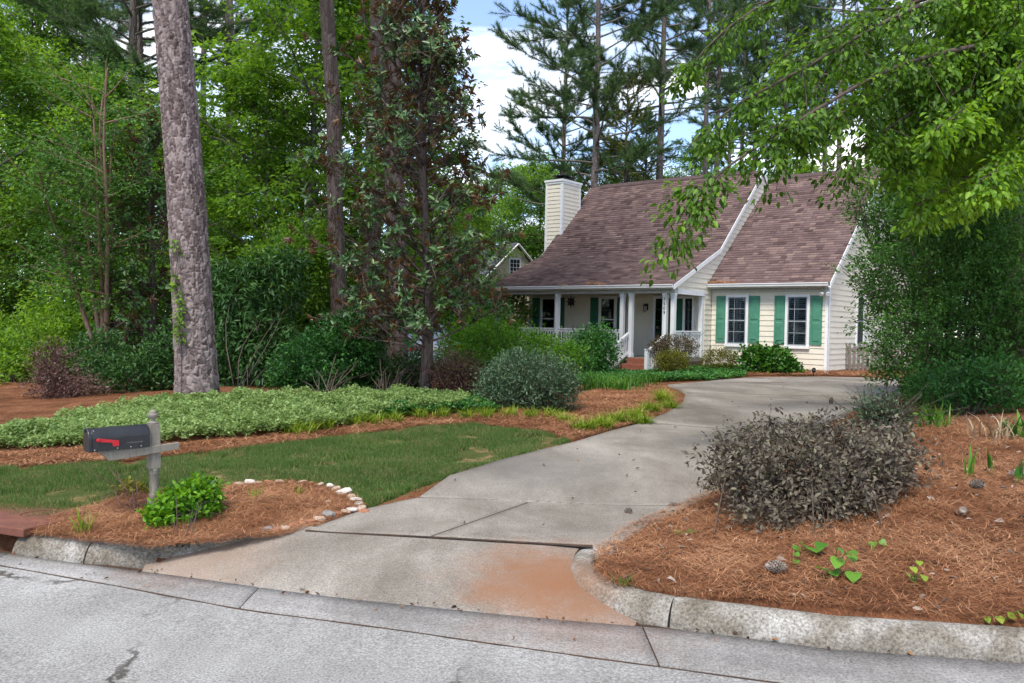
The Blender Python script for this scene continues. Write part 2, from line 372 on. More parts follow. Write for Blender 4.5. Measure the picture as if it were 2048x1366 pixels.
# gutter: slabs between the joints
def loft(name, L_, R_, zf, mat, parent, n, m, gap=.006, skirt=.10, shrink=(1, 1)):
    """slab between a left and a right edge line"""
    L_ = resample(L_, n)[:, :2]; R_ = resample(R_, n)[:, :2]
    def trim(p):
        d0 = p[1] - p[0]; d1 = p[-2] - p[-1]
        p = p.copy(); p[0] += d0 / np.linalg.norm(d0) * gap * shrink[0]; p[-1] += d1 / np.linalg.norm(d1) * gap * shrink[1]; return p
    L_ = trim(L_); R_ = trim(R_); t = np.linspace(0, 1, m)
    XY = L_[:, None] * (1 - t)[None, :, None] + R_[:, None] * t[None, :, None]
    Z_ = zf(XY[..., 0], XY[..., 1])
    # rim: repeat the border lower down, so the slab has edges
    Xp = np.pad(XY[..., 0], 1, 'edge'); Yp = np.pad(XY[..., 1], 1, 'edge'); Zp = np.pad(Z_, 1, 'edge')
    Zp[0] -= skirt; Zp[-1] -= skirt; Zp[1:-1, 0] -= skirt; Zp[1:-1, -1] -= skirt
    return gridmesh(name, Xp, Yp, Zp, mat, parent, False)
gut = empty('gutter', (0, 5.5, 0), kind='structure')
gj = [-42, -11, -7.4, -3.75, on_plane(500, 1196, 0)[0], on_plane(1300, 1290, 0)[0], 3.9, 7.4, 11, 42]
for a, b in zip(gj[:-1], gj[1:]):
    x = np.linspace(a + .006, b - .006, 30)
    sl = loft('gutter_slab', np.stack([x, interp_line(front_x, x) + .014], 1), np.stack([x, interp_line(flow_x, x)], 1), lambda X_, Y_: 0 * X_ + .007 + .002 * np.sin(X_ * 3), M_gutter, None, 30, 4, 0)
    sl.parent = gut; sl.matrix_parent_inverse = gut.matrix_world.inverted(); sl.location = (0, -5.5, 0)

# kerb: a rolled profile swept along its foot line
def kerb_sweep(name, foot, hs, parent, zf=None):
    foot = np.asarray(foot); n = len(foot); zf = np.zeros(n) if zf is None else np.asarray(zf); t = np.gradient(foot, axis=0); t /= np.linalg.norm(t, axis=1, keepdims=True)
    nr = np.stack([-t[:, 1], t[:, 0]], 1)
    prof = np.array([(0, -.12), (0, .0), (.012, .035), (.03, .075), (.05, .105), (.075, .128), (.105, .142), (.14, .147), (.175, .144), (.20, .138), (.205, -.12)])
    nz_ = np.sin(np.arange(n)[:, None] * .9 + np.arange(len(prof))[None] * 2.1) * .0025 + rng.normal(0, .0012, (n, len(prof)))
    Xk = foot[:, 0:1] + nr[:, 0:1] * (prof[:, 0] + nz_); Yk = foot[:, 1:2] + nr[:, 1:2] * (prof[:, 0] + nz_)
    hs = hs * (1 - .72 * np.clip(zf / .13, 0, 1)); Zk = zf[:, None] + np.where(prof[:, 1][None] > 0, prof[:, 1][None] * hs[:, None], prof[:, 1][None]) + nz_ * .6
    V = np.stack([Xk, Yk, Zk], -1).reshape(-1, 3); k = len(prof)
    i = np.arange(n - 1)[:, None] * k; j = np.arange(k - 1)[None]
    F = np.stack([i + j, i + k + j, i + k + j + 1, i + j + 1], -1).reshape(-1, 4)
    o = mesh_np(name, V, F, M_kerb, parent, True)
    e = MB()
    for r_ in (0, n - 1): e.poly(V[r_ * k:(r_ + 1) * k])
    c = e.build('kerb_end', M_kerb, None); c.data.materials[0] = M_kerb
    # join the two end faces into the section
    bmj(o, c); return o
def bmj(o, c):
    import bmesh
    bm = bmesh.new(); bm.from_mesh(o.data); bm.from_mesh(c.data); bm.to_mesh(o.data); bm.free(); bpy.data.objects.remove(c)
lk_px = [(22,1110),(90,1121),(175,1129),(240,1131),(300,1130),(350,1122),(425,1107),(500,1089),(565,1073),(612,1064)]
lk = np.array([on_plane(px, py, z)[:2] for (px, py), z in zip(lk_px, [0, 0, 0, 0, 0, .01, .04, .08, .115, .13])])
lkz = smooth(np.column_stack([lk, [0, 0, 0, 0, 0, .01, .04, .08, .115, .13]]), 46, 2)[:, 2]; lk = smooth(lk, 46, 2)
rk_px = [(1175,1096),(1150,1108),(1134,1127),(1125,1158),(1146,1194),(1200,1222),(1266,1243),(1343,1258),(1461,1273),(1666,1301),(2048,1328)]
rk = np.array([on_plane(px, py, z)[:2] for (px, py), z in zip(rk_px, [.13, .09, .06, .03, .01, 0, 0, 0, 0, 0, 0])])
rkz = smooth(np.column_stack([rk, [.13, .09, .06, .03, .01, 0, 0, 0, 0, 0, 0]]), 90, 2)[:, 2]; rk = smooth(rk, 90, 2)
kerb = empty('kerb', (0, 0, 0), kind='structure')
hl = np.interp(np.arange(46), [0, 26, 34, 45], [1, 1, 1.0, 1.0])
cut = 14
kerb_sweep('kerb_section', lk[:cut], hl[:cut], kerb)
kerb_sweep('kerb_section', lk[cut - 1:] + np.array((.012, 0)), np.concatenate([[.97], hl[cut:]]), kerb, lkz[cut - 1:])
jx = on_plane(1343, 1258, 0)[0]; ci = int(np.argmin(np.abs(rk[:, 0] - jx)))
kerb_sweep('kerb_section', rk[:ci], np.ones(ci), kerb, rkz[:ci])
b_ = rk[ci:] ; b_ = b_.copy(); b_[0] = rk[ci - 1] + (rk[ci] - rk[ci - 1]) / np.linalg.norm(rk[ci] - rk[ci - 1]) * .016
e_ = rk[-1] + (rk[-1] - rk[-6]) / np.linalg.norm(rk[-1] - rk[-6]) * 1.5
kerb_sweep('kerb_section', resample(np.vstack([b_, e_]), 70), np.ones(70), kerb)
far = extend(rk, 0, 38)
kerb_sweep('kerb_section', resample(np.vstack([e_ + .012, far[-1]]), 60), np.ones(60), kerb)
dr_l = flow_x[0]; d_ = (lk[0] - lk[3]) / np.linalg.norm(lk[0] - lk[3]); inlet0 = lk[0] + d_ * 1.45
kerb_sweep('kerb_section', resample(np.vstack([dr_l, inlet0]), 60), np.ones(60), kerb)

# driveway slabs
def gline(pts): return np.array([ground(*p)[:2] for p in pts])
J1 = [(612,1066),(860,1079),(1100,1093),(1185,1099)]; J2 = [(838,1001),(1070,1007),(1160,1010),(1352,1017)]
J3 = [(1290,848),(1486,859),(1625,864)]; J4 = [(1372,789),(1560,792),(1790,797)]
def off(pl, k):                                            # nothing: keeps the joint lines straight copies
    return pl
drive = empty('driveway', (0, 0, 0), kind='structure')
j1 = gline(J1); j2 = gline(J2); j3 = gline(J3); j4 = gline(J4)
DZ = .03
def zd(X_, Y_): return G(X_, Y_) + DZ
# apron: a patch bounded by the flow line, the kerb feet on both sides and the first joint
k0 = int(np.argmin(np.abs(lk[:, 0] - on_plane(285, 1131, 0)[0])))
nA, mA = 60, 26
def inset(pl, d):
    t_ = np.gradient(pl, axis=0); t_ /= np.linalg.norm(t_, axis=1, keepdims=True); return pl + np.stack([-t_[:, 1], t_[:, 0]], 1) * d
eL = resample(inset(lk[k0:], .05), mA)
iR = int(np.argmin(np.abs(rk[:, 0] - on_plane(1266, 1243, 0)[0]))); eR = resample(inset(rk[:iR + 1], .06)[::-1], mA)
fx_ = np.linspace(eL[0, 0], eR[0, 0], nA); eB = np.stack([fx_, interp_line(flow_x, fx_) + .008], 1); eB[0] = eL[0]; eB[-1] = eR[0]
eT = resample(np.vstack([eL[-1], j1[1:-1], eR[-1]]), nA)
uu = np.linspace(0, 1, nA)[:, None, None]; vv = np.linspace(0, 1, mA)[None, :, None]
XY = (1 - vv) * eB[:, None] + vv * eT[:, None] + (1 - uu) * eL[None] + uu * eR[None] - ((1 - uu) * (1 - vv) * eB[0] + uu * (1 - vv) * eB[-1] + (1 - uu) * vv * eT[0] + uu * vv * eT[-1])
XY[:, -1] -= np.array((0, .010))
zA = (.002 + .168 * vv[..., 0] ** .85) * np.ones((nA, 1))
gridmesh('driveway_slab', XY[..., 0], XY[..., 1], zA, M_drive, drive)
jl = np.array([*(gline([(612,1066),(735,1023),(838,1001)]))]); jm = np.array([ground(862,1080)[:2], ground(1068,1007)[:2]]); jr = gline([(1185,1099),(1240,1066),(1300,1036),(1352,1017)])
sh = lambda pl, dx_: pl + np.array((dx_, 0))
loft('driveway_slab', jl, sh(jm, -.013), zd, M_drive, drive, 24, 16, .008)
loft('driveway_slab', sh(jm, .013), sh(jr, .15), zd, M_drive, drive, 24, 16, .008)
loft('driveway_slab', gline([(838,1001),(900,956),(1000,925),(1150,888),(1230,863),(1290,848)]), sh(gline([(1352,1017),(1400,992),(1500,935),(1560,900),(1625,864)]), .1), zd, M_drive, drive, 50, 24, .016)
def zd3(X_, Y_): return G(X_, Y_) + DZ + .018              # this slab has lifted a little at the joint
loft('driveway_slab', gline([(1290,848),(1335,830),(1366,810),(1372,789)]), gline([(1625,864),(1700,825),(1760,806),(1790,797)]), zd3, M_drive, drive, 30, 24, .012)
e5 = gline([(1335,773),(1420,765),(1500,757),(1600,755),(1740,757),(1860,760)])
loft('driveway_slab', np.vstack([j4[0], gline([(1362,782),(1335,773)])]), np.vstack([j4[-1], gline([(1830,775),(1860,760)])]), zd3, M_drive, drive, 10, 24, .012)
loft('driveway_slab', gline([(1335,773),(1420,765),(1500,757)]) , gline([(1860,761),(1740,758),(1640,756)]), lambda a, b: zd3(a, b) - .004, M_drive, drive, 10, 20, .0)
for o in (1,):
    # dark dirt showing in the joints
    for jn in (j1, j2, j3, j4):
        q = resample(jn, 20); bed = gridmesh('driveway_joint', np.stack([q[:, 0], q[:, 0]], 1), np.stack([q[:, 1] - .04, q[:, 1] + .04], 1), np.stack([G(q[:, 0], q[:, 1] - .04), G(q[:, 0], q[:, 1] + .04)], 1) + .0265, M_joint, drive)
    q = resample(jm, 12); gridmesh('driveway_joint', np.stack([q[:, 0] - .04, q[:, 0] + .04], 1), np.stack([q[:, 1], q[:, 1]], 1), np.stack([G(q[:, 0], q[:, 1])] * 2, 1) + .0265, M_joint, drive)

# polygons on the ground
DRIVE = np.vstack([j1[::-1][0:1] * 0 + ground(1185,1099)[:2], gline([(1240,1066),(1300,1036),(1352,1017),(1400,992),(1500,935),(1560,900),(1625,864),(1700,825),(1760,806),(1830,775),(1860,760),(1740,757),(1600,755),(1500,757),(1420,765),(1335,773),(1366,789),(1366,810),(1335,830),(1290,848),(1230,863),(1150,888),(1000,925),(900,956),(838,1001),(735,1023),(612,1066)])])
APRON = np.vstack([eB, eR, eT[::-1], eL[::-1]])
LAWN = gline([(-420,1050),(0,1046),(80,1056),(110,1038),(200,1012),(250,998),(480,972),(600,967),(690,984),(738,1018),(900,954),(1010,921),(1140,884),(1090,868),(1000,858),(950,850),(850,856),(700,874),(560,892),(350,917),(150,932),(0,940),(-420,950)])
COVER = gline([(-260,905),(0,903),(210,897),(330,889),(480,878),(560,870),(640,862),(760,842),(860,828),(960,820),(930,806),(800,800),(600,803),(420,806),(330,815),(250,828),(150,850),(0,880),(-260,890)])
MBED = np.vstack([gline([(45,1070),(110,1040),(200,1014),(250,1000),(480,974),(600,969),(690,986),(730,1018),(640,1056),(560,1076),(445,1090),(306,1101),(167,1086)])])
RBED = np.vstack([gline([(1195,1105),(1240,1068),(1300,1038),(1400,994),(1500,937),(1600,880),(1700,830),(1800,800),(2048,800),(2300,800),(2300,1260),(2048,1250),(1717,1222),(1512,1205),(1364,1193),(1225,1178),(1185,1150)])])
# terrain sheet to the horizon
def spread(lo, a, b, hi, fine, n):
    u = np.geomspace(fine, abs(lo - a), n); v = np.geomspace(fine, hi - b, n)
    return np.concatenate([a - u[::-1], np.arange(a, b, fine), b + v])
gx = spread(-260, -8, 8, 260, .10, 40); gy = spread(-2, 4.2, 17, 420, .10, 46)
X, Y = np.meshgrid(gx, gy, indexing='ij'); Z = G(X, Y)
Z = np.where((np.abs(X) > 120) | (Y > 130), .5, Z)
nzs = (np.sin(X * 2.1 + 1.3 * np.sin(Y * 1.7)) * np.sin(Y * 2.7 + X) * .018 + rng.normal(0, .004, X.shape)) * (np.abs(X) < 30)
def d_to(pl, X, Y, ymax=9, n=120):
    q = resample(pl, n); d = np.full(X.shape, 9.)
    near = (np.abs(X) < 16) & (Y < ymax)
    xs_, ys_ = X[near], Y[near]; r_ = np.empty(len(xs_))
    for i_ in range(0, len(xs_), 20000):
        r_[i_:i_ + 20000] = np.sqrt(((xs_[i_:i_ + 20000, None] - q[None, :, 0]) ** 2 + (ys_[i_:i_ + 20000, None] - q[None, :, 1]) ** 2).min(1))
    d[near] = r_; return d
ind = in_poly(X, Y, DRIVE); ina = in_poly(X, Y, APRON)
dd = d_to(np.vstack([DRIVE, DRIVE[:1]]), X, Y, 32, 400); nzs *= np.clip((np.where(ind, 0, dd) - .12) / .5, 0, 1)
kb = interp_line(flow_x, X) + .17
Zt = Z + nzs
Zt = np.where(ind & (dd > .13), Z - .05, Zt); ya_ = interp_line(flow_x, X); yb_ = np.interp(X, j1[:, 0], j1[:, 1]); Zt = np.where(ina, .165 * np.clip((Y - ya_) / np.maximum(yb_ - ya_, .2), 0, 1) ** .9 - .035, Zt)
fronted = Y < kb
Zt = np.where(fronted, -.11, Zt)
dk = np.minimum(d_to(lk, X, Y), d_to(rk, X, Y))
behind = ~fronted & ~ina & (dk < .27)
Zt = np.where(behind & (dk < .22), np.minimum(Zt, .06), np.where(behind, np.minimum(Zt, .125), Zt))
inl = in_poly(X, Y, LAWN) & ~in_poly(X, Y, MBED)
lawn_at = inl.astype(float); near_at = ((np.hypot(X, Y - 8) < 26) | in_poly(X, Y, RBED)).astype(float)
# ground material
m_, t_, N = nt('ground_straw_soil_grass'); L = t_.links.new
o = N('ShaderNodeOutputMaterial'); p = N('ShaderNodeBsdfPrincipled', i_Roughness=.95); p.inputs['Specular IOR Level'].default_value = .1
g = N('ShaderNodeNewGeometry')
n1 = N('ShaderNodeTexNoise', i_Scale=2.2, i_Detail=9, i_Roughness=.72); L(g.outputs['Position'], n1.inputs['Vector'])
r1 = ramp(N('ShaderNodeValToRGB'), [(.3, (.10, .048, .026)), (.5, (.24, .105, .052)), (.7, (.36, .19, .105))]); L(n1.outputs['Fac'], r1.inputs[0])
mp = N('ShaderNodeMapping'); mp.inputs['Scale'].default_value = (90, 14, 30); mp.inputs['Rotation'].default_value = (0, 0, .5); L(g.outputs['Position'], mp.inputs[0])
n2 = N('ShaderNodeTexNoise', i_Scale=1, i_Detail=4, i_Distortion=2.5); L(mp.outputs[0], n2.inputs['Vector'])
r2 = ramp(N('ShaderNodeValToRGB'), [(.35, (.45, .4, .38)), (.65, (1.25, 1.2, 1.15))]); L(n2.outputs['Fac'], r2.inputs[0])
mu = N('ShaderNodeMixRGB', blend_type='MULTIPLY'); mu.inputs[0].default_value = .9; L(r1.outputs[0], mu.inputs[1]); L(r2.outputs[0], mu.inputs[2])
n3 = N('ShaderNodeTexNoise', i_Scale=3.0, i_Detail=8, i_Roughness=.7); L(g.outputs['Position'], n3.inputs['Vector'])
r3 = ramp(N('ShaderNodeValToRGB'), [(.36, (.055, .09, .02)), (.52, (.10, .115, .035)), (.60, (.30, .20, .10))]); L(n3.outputs['Fac'], r3.inputs[0])
al = N('ShaderNodeAttribute', attribute_name='lawn'); mg = N('ShaderNodeMixRGB'); L(al.outputs['Fac'], mg.inputs[0]); L(mu.outputs[0], mg.inputs[1]); L(r3.outputs[0], mg.inputs[2])
r4 = ramp(N('ShaderNodeValToRGB'), [(.35, (.05, .035, .02)), (.55, (.10, .07, .04)), (.7, (.07, .09, .03))]); L(n1.outputs['Fac'], r4.inputs[0])
an = N('ShaderNodeAttribute', attribute_name='near'); mf = N('ShaderNodeMixRGB'); L(an.outputs['Fac'], mf.inputs[0]); L(r4.outputs[0], mf.inputs[1]); L(mg.outputs[0], mf.inputs[2])
L(mf.outputs[0], p.inputs['Base Color'])
b = N('ShaderNodeBump', i_Strength=.9, i_Distance=.03); L(n2.outputs['Fac'], b.inputs['Height']); L(b.outputs[0], p.inputs['Normal']); L(p.outputs[0], o.inputs[0])
terrain = gridmesh('ground', X, Y, Zt, m_, None, True, lawn=lawn_at.ravel(), near=near_at.ravel()); tag(terrain, kind='structure')

# ------------------------------------------------------------------ small plant and litter helpers
def norm(v): return v / (np.linalg.norm(v, axis=-1, keepdims=True) + 1e-9)
def leaf_geo(c, axis, nrm, Ln, W, fold=.3, curl=.12):
    """folded four-point leaves; c is the leaf's base"""
    axis = norm(axis); side = norm(np.cross(nrm, axis)); nrm = np.cross(axis, side)
    Ln = np.asarray(Ln).reshape(-1, 1) * np.ones((len(c), 1)); W = np.asarray(W).reshape(-1, 1) * np.ones((len(c), 1))
    v0 = c; v2 = c + axis * Ln - nrm * curl * Ln; mid = c + axis * Ln * .45
    v1 = mid + side * W / 2 + nrm * fold * W / 2; v3 = mid - side * W / 2 + nrm * fold * W / 2
    V = np.stack([v0, v1, v2, v3], 1).reshape(-1, 3); b = np.arange(len(c))[:, None] * 4
    F = np.concatenate([b + np.array([[0, 2, 1]]), b + np.array([[0, 3, 2]])]); return V, F
def leaf_geo6(c, axis, nrm, Ln, W, fold=.25, curl=.18):
    """six-point ovate leaves for plants near the camera"""
    axis = norm(axis); side = norm(np.cross(nrm, axis)); nrm = np.cross(axis, side); one = np.ones((len(c), 1))
    Ln = np.asarray(Ln).reshape(-1, 1) * one; W = np.asarray(W).reshape(-1, 1) * one
    a = c + axis * Ln * .33; b2 = c + axis * Ln * .68 - nrm * curl * Ln * .35; tip = c + axis * Ln - nrm * curl * Ln
    pts = [c, a + side * W * .5 + nrm * fold * W * .5, b2 + side * W * .40 + nrm * fold * W * .4, tip, b2 - side * W * .40 + nrm * fold * W * .4, a - side * W * .5 + nrm * fold * W * .5]
    V = np.stack(pts, 1).reshape(-1, 3); b = np.arange(len(c))[:, None] * 6
    F = np.concatenate([b + np.array([q]) for q in ((0, 3, 2), (0, 2, 1), (0, 5, 4), (0, 4, 3))]); return V, F
def sample_poly(poly, n):
    lo = poly.min(0); hi = poly.max(0); res = np.zeros((0, 2))
    while len(res) < n:
        q = rng.uniform(lo, hi, (n * 2, 2)); res = np.vstack([res, q[in_poly(q[:, 0], q[:, 1], poly)]])
    return res[:n]
def vnoise(x, y, s, seed=0):
    r_ = np.random.default_rng(seed); a = 0
    for k in range(6):
        th = r_.uniform(0, 6.28); f = s * (1 + k * .45); a = a + np.sin((x * np.cos(th) + y * np.sin(th)) * f + r_.uniform(0, 6.28) + 1.5 * np.sin((y * np.cos(th) - x * np.sin(th)) * f * .7 + r_.uniform(0, 6)))
    return a / 6

# ================================================================== THE HOUSE (local: x along the front to the right, y back, z world height)
M_cream = surf('cream_siding_paint', (.68, .625, .51), (.74, .69, .575), .55, 3, .08, 60, c3=(.71, .655, .54))
M_white = surf('white_trim_paint', (.72, .73, .73), (.80, .80, .80), .45, 4, .05, 50)
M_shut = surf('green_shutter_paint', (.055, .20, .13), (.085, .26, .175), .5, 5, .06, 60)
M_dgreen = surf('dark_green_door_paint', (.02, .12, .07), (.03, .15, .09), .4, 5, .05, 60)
M_dark = surf('dark_interior', (.012, .012, .014), (.02, .02, .022), .6, 5, 0)
M_grey = surf('grey_sash_paint', (.22, .25, .27), (.30, .33, .35), .5, 5, .05)
M_brick = surf('red_brick', (.25, .075, .04), (.36, .13, .075), .9, 14, .3, 80, c3=(.20, .07, .045))
M_mortar = surf('brick_mortar', (.32, .28, .24), (.42, .37, .32), .95, 20, .3)
M_metal = surf('dark_metal', (.02, .02, .022), (.045, .04, .038), .45, 9, .1, metallic=.6)
M_slat = surf('blind_slats', (.28, .31, .33), (.36, .39, .41), .5, 4, 0)
M_floor = surf('porch_floor_boards', (.16, .14, .12), (.24, .21, .18), .6, 4, .1, stretch=(1, 8, 1))
m_, t_, N = nt('window_glass'); L = t_.links.new
o = N('ShaderNodeOutputMaterial'); tr = N('ShaderNodeBsdfTransparent'); tr.inputs[0].default_value = (.8, .84, .86, 1); gl = N('ShaderNodeBsdfGlossy', i_Roughness=.03)
fr = N('ShaderNodeFresnel', i_IOR=1.5); mi = N('ShaderNodeMixShader'); ad = N('ShaderNodeMath', operation='MULTIPLY_ADD'); ad.inputs[1].default_value = 1.0; ad.inputs[2].default_value = .0
L(fr.outputs[0], ad.inputs[0]); L(ad.outputs[0], mi.inputs[0]); L(tr.outputs[0], mi.inputs[1]); L(gl.outputs[0], mi.inputs[2]); L(mi.outputs[0], o.inputs[0]); M_glass = m_
def shingle_mat(name, c):
    m_, t, N = nt(name); L = t.links.new
    o = N('ShaderNodeOutputMaterial'); p = N('ShaderNodeBsdfPrincipled', i_Roughness=.92); p.inputs['Specular IOR Level'].default_value = .15
    at = N('ShaderNodeAttribute', attribute_name='tint'); r = ramp(N('ShaderNodeValToRGB'), c); L(at.outputs['Fac'], r.inputs[0])
    tcn = N('ShaderNodeTexCoord'); n2 = N('ShaderNodeTexNoise', i_Scale=70, i_Detail=3); L(tcn.outputs['Object'], n2.inputs['Vector'])
    n3 = N('ShaderNodeTexNoise', i_Scale=.9, i_Detail=5); L(tcn.outputs['Object'], n3.inputs['Vector'])
    r2 = ramp(N('ShaderNodeValToRGB'), [(.35, (.72,) * 3), (.65, (1.22,) * 3)]); L(n2.outputs['Fac'], r2.inputs[0])
    r3 = ramp(N('ShaderNodeValToRGB'), [(.3, (.84, .82, .82)), (.7, (1.1, 1.1, 1.1))]); L(n3.outputs['Fac'], r3.inputs[0])
    mu = N('ShaderNodeMixRGB', blend_type='MULTIPLY'); mu.inputs[0].default_value = 1; L(r.outputs[0], mu.inputs[1]); L(r2.outputs[0], mu.inputs[2])
    m2 = N('ShaderNodeMixRGB', blend_type='MULTIPLY'); m2.inputs[0].default_value = 1; L(mu.outputs[0], m2.inputs[1]); L(r3.outputs[0], m2.inputs[2]); L(m2.outputs[0], p.inputs['Base Color'])
    b = N('ShaderNodeBump', i_Strength=.5, i_Distance=.01); L(n2.outputs['Fac'], b.inputs['Height']); L(b.outputs[0], p.inputs['Normal'])
    L(p.outputs[0], o.inputs[0]); return m_
M_shing = shingle_mat('mauve_brown_shingles', [(0, (.095, .062, .06)), (.35, (.145, .098, .095)), (.65, (.172, .118, .113)), (1, (.235, .165, .145))])
M_shingG = shingle_mat('grey_shingles', [(0, (.045, .05, .06)), (.5, (.085, .095, .11)), (1, (.14, .15, .165))])

house = empty('cottage', (HC[0], HC[1], HZ), HROT, label='cream clapboard cottage with mauve shingle roof, green shutters and white railed front porch', cat='house')
def hb(b, name, mat, parent=None, **k): return b.build(name, mat, parent or house, dz=-HZ, **k)

def siding(parent, z0, z1, lim, place, mat, expo=.178, name='siding_board', th=.022):
    """lap boards, one object each. lim(z)->(a,b); place(a, out, z)->xyz with 'out' the distance in front of the wall"""
    z = z0
    while z < z1 - .02:
        zt = min(z + expo, z1); a0, b0 = lim(z + .001); a1, b1 = lim(zt - .001)
        if b0 - a0 > .03:
            if b1 - a1 < .02: c_ = (a1 + b1) / 2; a1, b1 = c_ - .01, c_ + .01
            MB().hexa([place(a0, 0, z), place(b0, 0, z), place(b0, th, z), place(a0, th, z), place(a1, 0, zt), place(b1, 0, zt), place(b1, .005, zt), place(a1, .005, zt)]).build(name, mat, parent, dz=-HZ)
        z = zt
RT = .06                                                     # roof thickness
MAIN = [(-2.86, 3.25), (.50, 4.70), (4.1, 8.03), (9.2, 3.45)]   # main roof profile (y,z), top surface
WING = [(-.34, 3.38), (5.05, 7.86), (10.3, 3.45)]
def zmain(y): return np.interp(y, [q[0] for q in MAIN], [q[1] for q in MAIN])
def zwing(y): return np.interp(y, [q[0] for q in WING], [q[1] for q in WING])
def ylims(prof, z):                                          # y range under a roof profile at height z
    lo = np.interp(z, [q[1] for q in prof[:-1]], [q[0] for q in prof[:-1]]); a, b = prof[-2], prof[-1]
    return lo, a[0] + (a[1] - z) / (a[1] - b[1]) * (b[0] - a[0])
# --- wing
w = hb(MB().box(.02, 4.10, .02, 10.0, .35, 3.22), 'front_wall', M_cream)
siding(w, .55, 3.20, lambda z: (.03, 4.03), lambda a, o_, z: (a, .02 - o_, z), M_cream)
hb(MB().box(4.02, 4.145, -.012, .02, .35, 3.22).box(4.12, 4.148, -.012, .13, .35, 3.22), 'corner_board', M_white)
gw = MB().poly([(4.10, .02, 3.2), (4.10, 10, 3.2), (4.10, 10, 3.5), (4.10, 5.05, 7.74), (4.10, .02, 3.55)]).poly([(4.10, .02, .35), (4.10, 10, .35), (4.10, 10, 3.2), (4.10, .02, 3.2)])
g_ = hb(gw, 'gable_wall', M_cream)
def limw(z):
    lo, hi = ylims(WING, z + .14); return max(.13, lo), min(hi, 10)
siding(g_, .55, 7.6, limw, lambda a, o_, z: (4.10 + o_, a, z), M_cream)
# louvred gable vent and side windows
v_ = hb(MB().box(4.12, 4.15, 4.35, 5.75, 6.25, 7.05), 'gable_vent', M_white)
for k in range(9): hb(MB().hexa([(4.15, 4.40, 6.30 + k * .082), (4.15, 5.70, 6.30 + k * .082), (4.19, 5.70, 6.27 + k * .082), (4.19, 4.40, 6.27 + k * .082), (4.15, 4.40, 6.34 + k * .082), (4.15, 5.70, 6.34 + k * .082), (4.19, 5.70, 6.29 + k * .082), (4.19, 4.40, 6.29 + k * .082)]), 'vent_slat', M_white, v_)
def side_window(y0, y1, z0, z1):
    f = hb(MB().box(4.11, 4.16, y0 - .09, y1 + .09, z1, z1 + .09).box(4.11, 4.17, y0 - .11, y1 + .11, z0 - .08, z0).box(4.11, 4.16, y0 - .09, y0, z0, z1).box(4.11, 4.16, y1, y1 + .09, z0, z1), 'window', M_white)
    hb(MB().box(4.112, 4.125, y0, y1, z0, z1), 'pane', M_dark, f); hb(MB().box(4.125, 4.145, y0, y1, (z0 + z1) / 2 - .02, (z0 + z1) / 2 + .02), 'sash', M_grey, f)
side_window(2.9, 3.6, 1.4, 3.0); side_window(4.6, 5.3, 4.6, 5.7)
# --- main block
w = hb(MB().box(-7.68, 0, -.50, 8.9, .35, 3.3), 'front_wall', M_cream)
siding(w, .80, 3.05, lambda z: (-7.62, 0), lambda a, o_, z: (a, -.50 - o_, z), M_cream)
g_ = hb(MB().poly([(-.0, -2.55, 3.12), (-.0, 8.9, 3.12), (-.0, 8.9, 3.6), (-.0, 4.1, 7.92), (-.0, .5, 4.6), (-.0, -2.55, 3.28)]).poly([(-.001, -.5, .35), (-.001, .1, .35), (-.001, .1, 3.12), (-.001, -.5, 3.12)]), 'gable_wall', M_cream)
def limm(z):
    if z < 3.12: return -.50, .0
    lo, hi = ylims(MAIN, z + .10); return max(lo, -2.5), min(hi, 8.8)
siding(g_, .55, 7.85, limm, lambda a, o_, z: (.0 + o_, a, z), M_cream)
g2 = hb(MB().poly([(-7.68, -2.55, 3.12), (-7.68, 8.9, 3.12), (-7.68, 8.9, 3.6), (-7.68, 4.1, 7.92), (-7.68, .5, 4.6), (-7.68, -2.55, 3.28)]), 'gable_wall', M_cream)
def lim2(z):
    if z < 3.12: return -.50, 8.8
    return limm(z)
siding(g2, .55, 7.85, lim2, lambda a, o_, z: (-7.68 - o_, a, z), M_cream)
hb(MB().box(-7.75, -7.62, -.535, -.49, .8, 3.1), 'corner_board', M_white)
# --- roofs
def roof_slab(name, prof, x0, x1, mat):
    pr = [(y, z) for y, z in prof] + [(y, z - RT) for y, z in reversed(prof)]
    return hb(MB().prism(pr, x0, x1), name, mat)
def shingles(parent, x0, x1, a, b, mat, expo=.143, tab=.31, seed=1):
    """every tab a small wedge of its own, in staggered courses up the slope from a to b (y,z)"""
    r_ = np.random.default_rng(seed); a = np.array(a); b = np.array(b); Ls = np.linalg.norm(b - a); d = (b - a) / Ls; nn = np.array((-d[1], d[0]))
    V, T = [], []; rows = int(Ls / expo)
    for i in range(rows + 1):
        s0 = i * expo - .02; s1 = min(s0 + expo * 1.12, Ls + .01)
        if s1 <= s0 + .01: continue
        x = x0 - r_.uniform(0, tab)
        while x < x1:
            wd = tab * r_.uniform(.55, 1.15); xa, xb = max(x, x0), min(x + wd - .004, x1); x += wd
            if xb - xa < .01: continue
            th = .016 + r_.uniform(0, .012); dn = r_.uniform(-.006, .006)
            p0 = a + d * (s0 + dn) + nn * (th + .004); p1 = a + d * s1 + nn * .006; p2 = a + d * (s0 + dn) + nn * .001
            V += [(xa, *p2), (xb, *p2), (xb, *p0), (xa, *p0), (xa, *p1), (xb, *p1)]; T += [np.clip(r_.normal(.5, .26), 0, 1)] * 6
    V = np.array(V); V[:, 2] -= HZ; b_ = np.arange(len(V) // 6)[:, None] * 6
    F = np.concatenate([b_ + np.array([[0, 1, 2, 3]]), b_ + np.array([[3, 2, 5, 4]])])
    o = mesh_np('shingles', V, F, mat, parent, tint=np.array(T)); o['kind'] = 'stuff'; return o
rm = roof_slab('roof', MAIN, -7.95, .06, M_shing)
